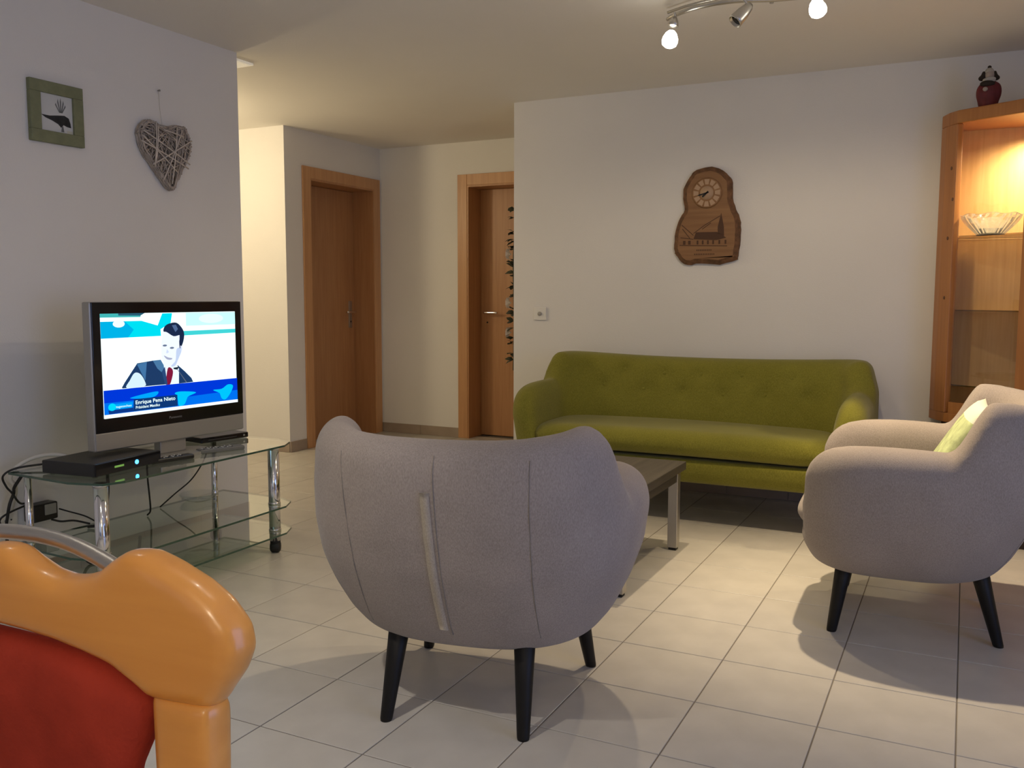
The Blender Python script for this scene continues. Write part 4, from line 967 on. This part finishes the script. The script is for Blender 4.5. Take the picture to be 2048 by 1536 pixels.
# base unit
base = [(-0.13, YS-0.004), (-0.13, 4.95), (0.14, 4.62), (0.85, 4.62), (1.12, 4.95), (1.12, YS-0.004)]
prism('base_plinth', [(-0.10, YS-0.004), (-0.10, 4.97), (0.15, 4.66), (0.84, 4.66), (1.09, 4.97), (1.09, YS-0.004)], 0.0, 0.07, mat('plinth_dark', (0.05, 0.025, 0.012), 0.6), cab)
prism('base_body', base, 0.07, 0.43, CABW, cab, 0.004)
prism('base_recess', [(-0.09, YS-0.004), (-0.09, 4.99), (0.16, 4.72), (0.83, 4.72), (1.08, 4.99), (1.08, YS-0.004)], 0.43, ZB, mat('plinth_dark', (0.05, 0.025, 0.012), 0.6), cab)
for x0, x1 in ((0.16, 0.49), (0.50, 0.83)):
    dd = box('base_door', x0, x1, 4.604, 4.6195, 0.09, 0.415, CABW, cab, 0.004)
    lathe('knob', [(0.006, 0), (0.006, 0.012), (0.013, 0.018), (0.010, 0.026), (0, 0.028)], CABW, dd, (0.46 if x0 < 0.3 else 0.53, 4.604, 0.26), 14, axis=(0, -1, 0))

# cut-glass bowl on the top shelf
bw = thing('crystal_bowl', 'wide cut-glass bowl on the lit cabinet shelf', 'bowl', (0.085, 5.0, 1.4402))
prof_o = [(0.0, 0.0), (0.058, 0.0), (0.062, 0.006), (0.085, 0.030), (0.112, 0.058), (0.128, 0.080), (0.136, 0.098)]
prof_i = [(0.130, 0.098), (0.121, 0.080), (0.104, 0.058), (0.078, 0.033), (0.050, 0.014), (0.0, 0.012)]
vs, fs = [], []; n = 48; pr = prof_o+prof_i
for q, (r, z) in enumerate(pr):
    for k in range(n):
        a = 2*math.pi*k/n; rr = r*(1+(0.022*(1 if k % 2 else -1) if 1 < q < 6 else 0)); z2 = z+(0.004*math.cos(a*8) if 5 <= q <= 7 else 0); vs.append((rr*math.cos(a), rr*math.sin(a), z2))
for i in range(len(pr)-1):
    for k in range(n): fs.append((i*n+k, i*n+(k+1) % n, (i+1)*n+(k+1) % n, (i+1)*n+k))
raw('bowl', vs, fs, CRYSTAL, bw)
lathe('foot_ring', [(0.050, 0.0), (0.060, 0.0), (0.060, 0.005), (0.050, 0.005)], CRYSTAL, bw, n=32)

# figurine standing on the cabinet
fg = thing('figurine', 'small red-coated bearded figurine standing on top of the cabinet', 'figurine', (0.045, 4.955, ZT), math.radians(12))
REDC = mat('figurine_red', (0.13, 0.012, 0.014), 0.6, vary=(30, 0.2)); DRK = mat('figurine_dark', (0.022, 0.014, 0.008), 0.8); BEARD = mat('figurine_beard', (0.42, 0.40, 0.36), 0.9, bump=(120, 0.8)); SKIN = mat('figurine_face', (0.40, 0.33, 0.28), 0.7)
def ell(X, Y, Z, c, r): return (np.sqrt(((X-c[0])/r[0])**2+((Y-c[1])/r[1])**2+((Z-c[2])/r[2])**2)-1)*min(r)
def coat(X, Y, Z):
    d = ell(X, Y, Z, (0, 0, 0.075), (0.046, 0.036, 0.062))
    d = smin(d, ell(X, Y, Z, (0.0, 0, 0.020), (0.041, 0.034, 0.030)), 0.02)
    d = smin(d, ell(X, Y, Z, (-0.040, -0.010, 0.068), (0.015, 0.017, 0.034)), 0.012)
    d = smin(d, ell(X, Y, Z, (0.040, -0.008, 0.075), (0.015, 0.017, 0.036)), 0.012)
    return np.maximum(d, 0.0005-Z)
implicit('coat', coat, (-0.07, -0.06, -0.006), (0.07, 0.06, 0.15), 0.0045, REDC, fg)
implicit('head', lambda X, Y, Z: ell(X, Y, Z, (0, -0.004, 0.152), (0.022, 0.021, 0.026)), (-0.04, -0.04, 0.11), (0.04, 0.04, 0.19), 0.004, SKIN, fg)
implicit('beard', lambda X, Y, Z: smin(ell(X, Y, Z, (0.003, -0.020, 0.130), (0.024, 0.013, 0.014)), ell(X, Y, Z, (-0.018, -0.014, 0.126), (0.014, 0.012, 0.010)), 0.01), (-0.05, -0.05, 0.10), (0.05, 0.02, 0.16), 0.0035, BEARD, fg)
implicit('scarf', lambda X, Y, Z: ell(X, Y, Z, (-0.010, -0.022, 0.110), (0.034, 0.018, 0.016)), (-0.06, -0.06, 0.08), (0.05, 0.02, 0.14), 0.0035, DRK, fg)
for s in (-1, 1): implicit('hair_lock', lambda X, Y, Z, s=s: smin(ell(X, Y, Z, (s*0.024, 0, 0.152), (0.010, 0.014, 0.022)), ell(X, Y, Z, (s*0.036, 0, 0.140), (0.011, 0.012, 0.010)), 0.014), (-0.06, -0.03, 0.115), (0.06, 0.03, 0.19), 0.0035, DRK, fg)
lathe('cap', [(0.022, 0.160), (0.021, 0.170), (0.016, 0.180), (0.009, 0.186)], BEARD, fg, n=16)
implicit('cap_bobble', lambda X, Y, Z: ell(X, Y, Z, (0, 0, 0.190), (0.009, 0.009, 0.009)), (-0.015, -0.015, 0.175), (0.015, 0.015, 0.205), 0.0025, DRK, fg)
implicit('hand', lambda X, Y, Z: ell(X, Y, Z, (-0.022, -0.036, 0.083), (0.012, 0.008, 0.011)), (-0.04, -0.05, 0.065), (0.0, -0.02, 0.10), 0.0028, SKIN, fg)

# ------------------------------------------------------------------ dining chair in the foreground (local: x right, y away, z up)
dc = thing('dining_chair', 'beech dining chair with red suede back pad in the near corner', 'chair', (-0.656, 0.441, 0))
half = [(0.0, 0.957), (0.012, 0.956), (0.028, 0.949), (0.046, 0.9425), (0.066, 0.940), (0.085, 0.9425), (0.104, 0.949), (0.117, 0.959), (0.130, 0.967), (0.146, 0.968), (0.165, 0.962), (0.190, 0.951), (0.208, 0.939), (0.222, 0.922), (0.2255, 0.905), (0.219, 0.888), (0.209, 0.874), (0.201, 0.862), (0.150, 0.862), (0.135, 0.871), (0.115, 0.881), (0.090, 0.8865), (0.060, 0.891), (0.030, 0.893), (0.0, 0.8935)]
prof = half + [(-x, z) for x, z in half[-2:0:-1]]
def rail_sdf(X, Y, Z):
    yy = Y-0.35*X*X
    return smax(poly_sdf(prof, X, Z), np.abs(yy)-0.017, 0.016)
implicit('top_rail', rail_sdf, (-0.25, -0.035, 0.85), (0.25, 0.055, 0.985), 0.0034, CHAIRW, dc, 3)
bp_ = [(-0.127, 0.012, 0.939), (-0.09, 0.017, 0.948), (-0.045, 0.022, 0.955), (0.0, 0.024, 0.957), (0.045, 0.022, 0.955), (0.09, 0.017, 0.948), (0.127, 0.012, 0.939)]
tube('grip_bar', bp_, 0.0062, STEEL, dc, 12)['label'] = 'arched brushed metal grip bar'
pad = [(0.0, 0.888), (0.030, 0.8875), (0.060, 0.8855), (0.090, 0.881), (0.115, 0.8755), (0.135, 0.868), (0.1465, 0.860), (0.148, 0.848), (0.143, 0.830), (0.128, 0.800), (0.112, 0.72), (0.105, 0.60), (0.10, 0.56), (0.0, 0.555)]
pad = pad + [(-x, z) for x, z in pad[-2:0:-1]]
implicit('back_pad', lambda X, Y, Z: smax(poly_sdf(pad, X, Z), np.abs(Y-0.35*X*X+0.001)-0.016, 0.020), (-0.16, -0.03, 0.54), (0.16, 0.045, 0.90), 0.0042, REDFAB, dc, 2)
for s in (-1, 1):
    def post_sdf(X, Y, Z, s=s):
        yc = 0.0115+ip(Z, [0, 0.45, 0.9], [0.06, 0.0, 0.0]); hw = ip(Z, [0, 0.45, 0.80, 0.87], [0.017, 0.023, 0.0265, 0.028])
        return smax(smax(np.abs(X-s*0.176)-hw, np.abs(Y-yc)-0.0155, 0.011), np.abs(Z-0.4335)-0.4335, 0.004)
    implicit('back_post', post_sdf, (s*0.176-0.045, -0.02, -0.008), (s*0.176+0.045, 0.11, 0.878), 0.005, CHAIRW, dc, 2)
    tube('front_leg', [(s*0.19, -0.40, 0.0), (s*0.19, -0.40, 0.22), (s*0.19, -0.40, 0.42)], [0.015, 0.019, 0.021], CHAIRW, dc, 14, False)
    box('side_rail', s*0.19-0.010, s*0.19+0.010, -0.39, 0.005, 0.37, 0.43, CHAIRW, dc, 0.003)
box('cross_rail', -0.16, 0.16, 0.003, 0.022, 0.53, 0.565, CHAIRW, dc, 0.003)
box('cross_rail', -0.175, 0.175, -0.41, -0.39, 0.37, 0.43, CHAIRW, dc, 0.003)
implicit('seat_pad', lambda X, Y, Z: smax(smax(np.abs(X)-0.21-0.06*(-Y-0.2)*0.3, np.abs(Y+0.205)-0.215, 0.06), np.abs(Z-0.455)-0.026, 0.03), (-0.26, -0.46, 0.41), (0.26, 0.05, 0.50), 0.008, REDFAB, dc)
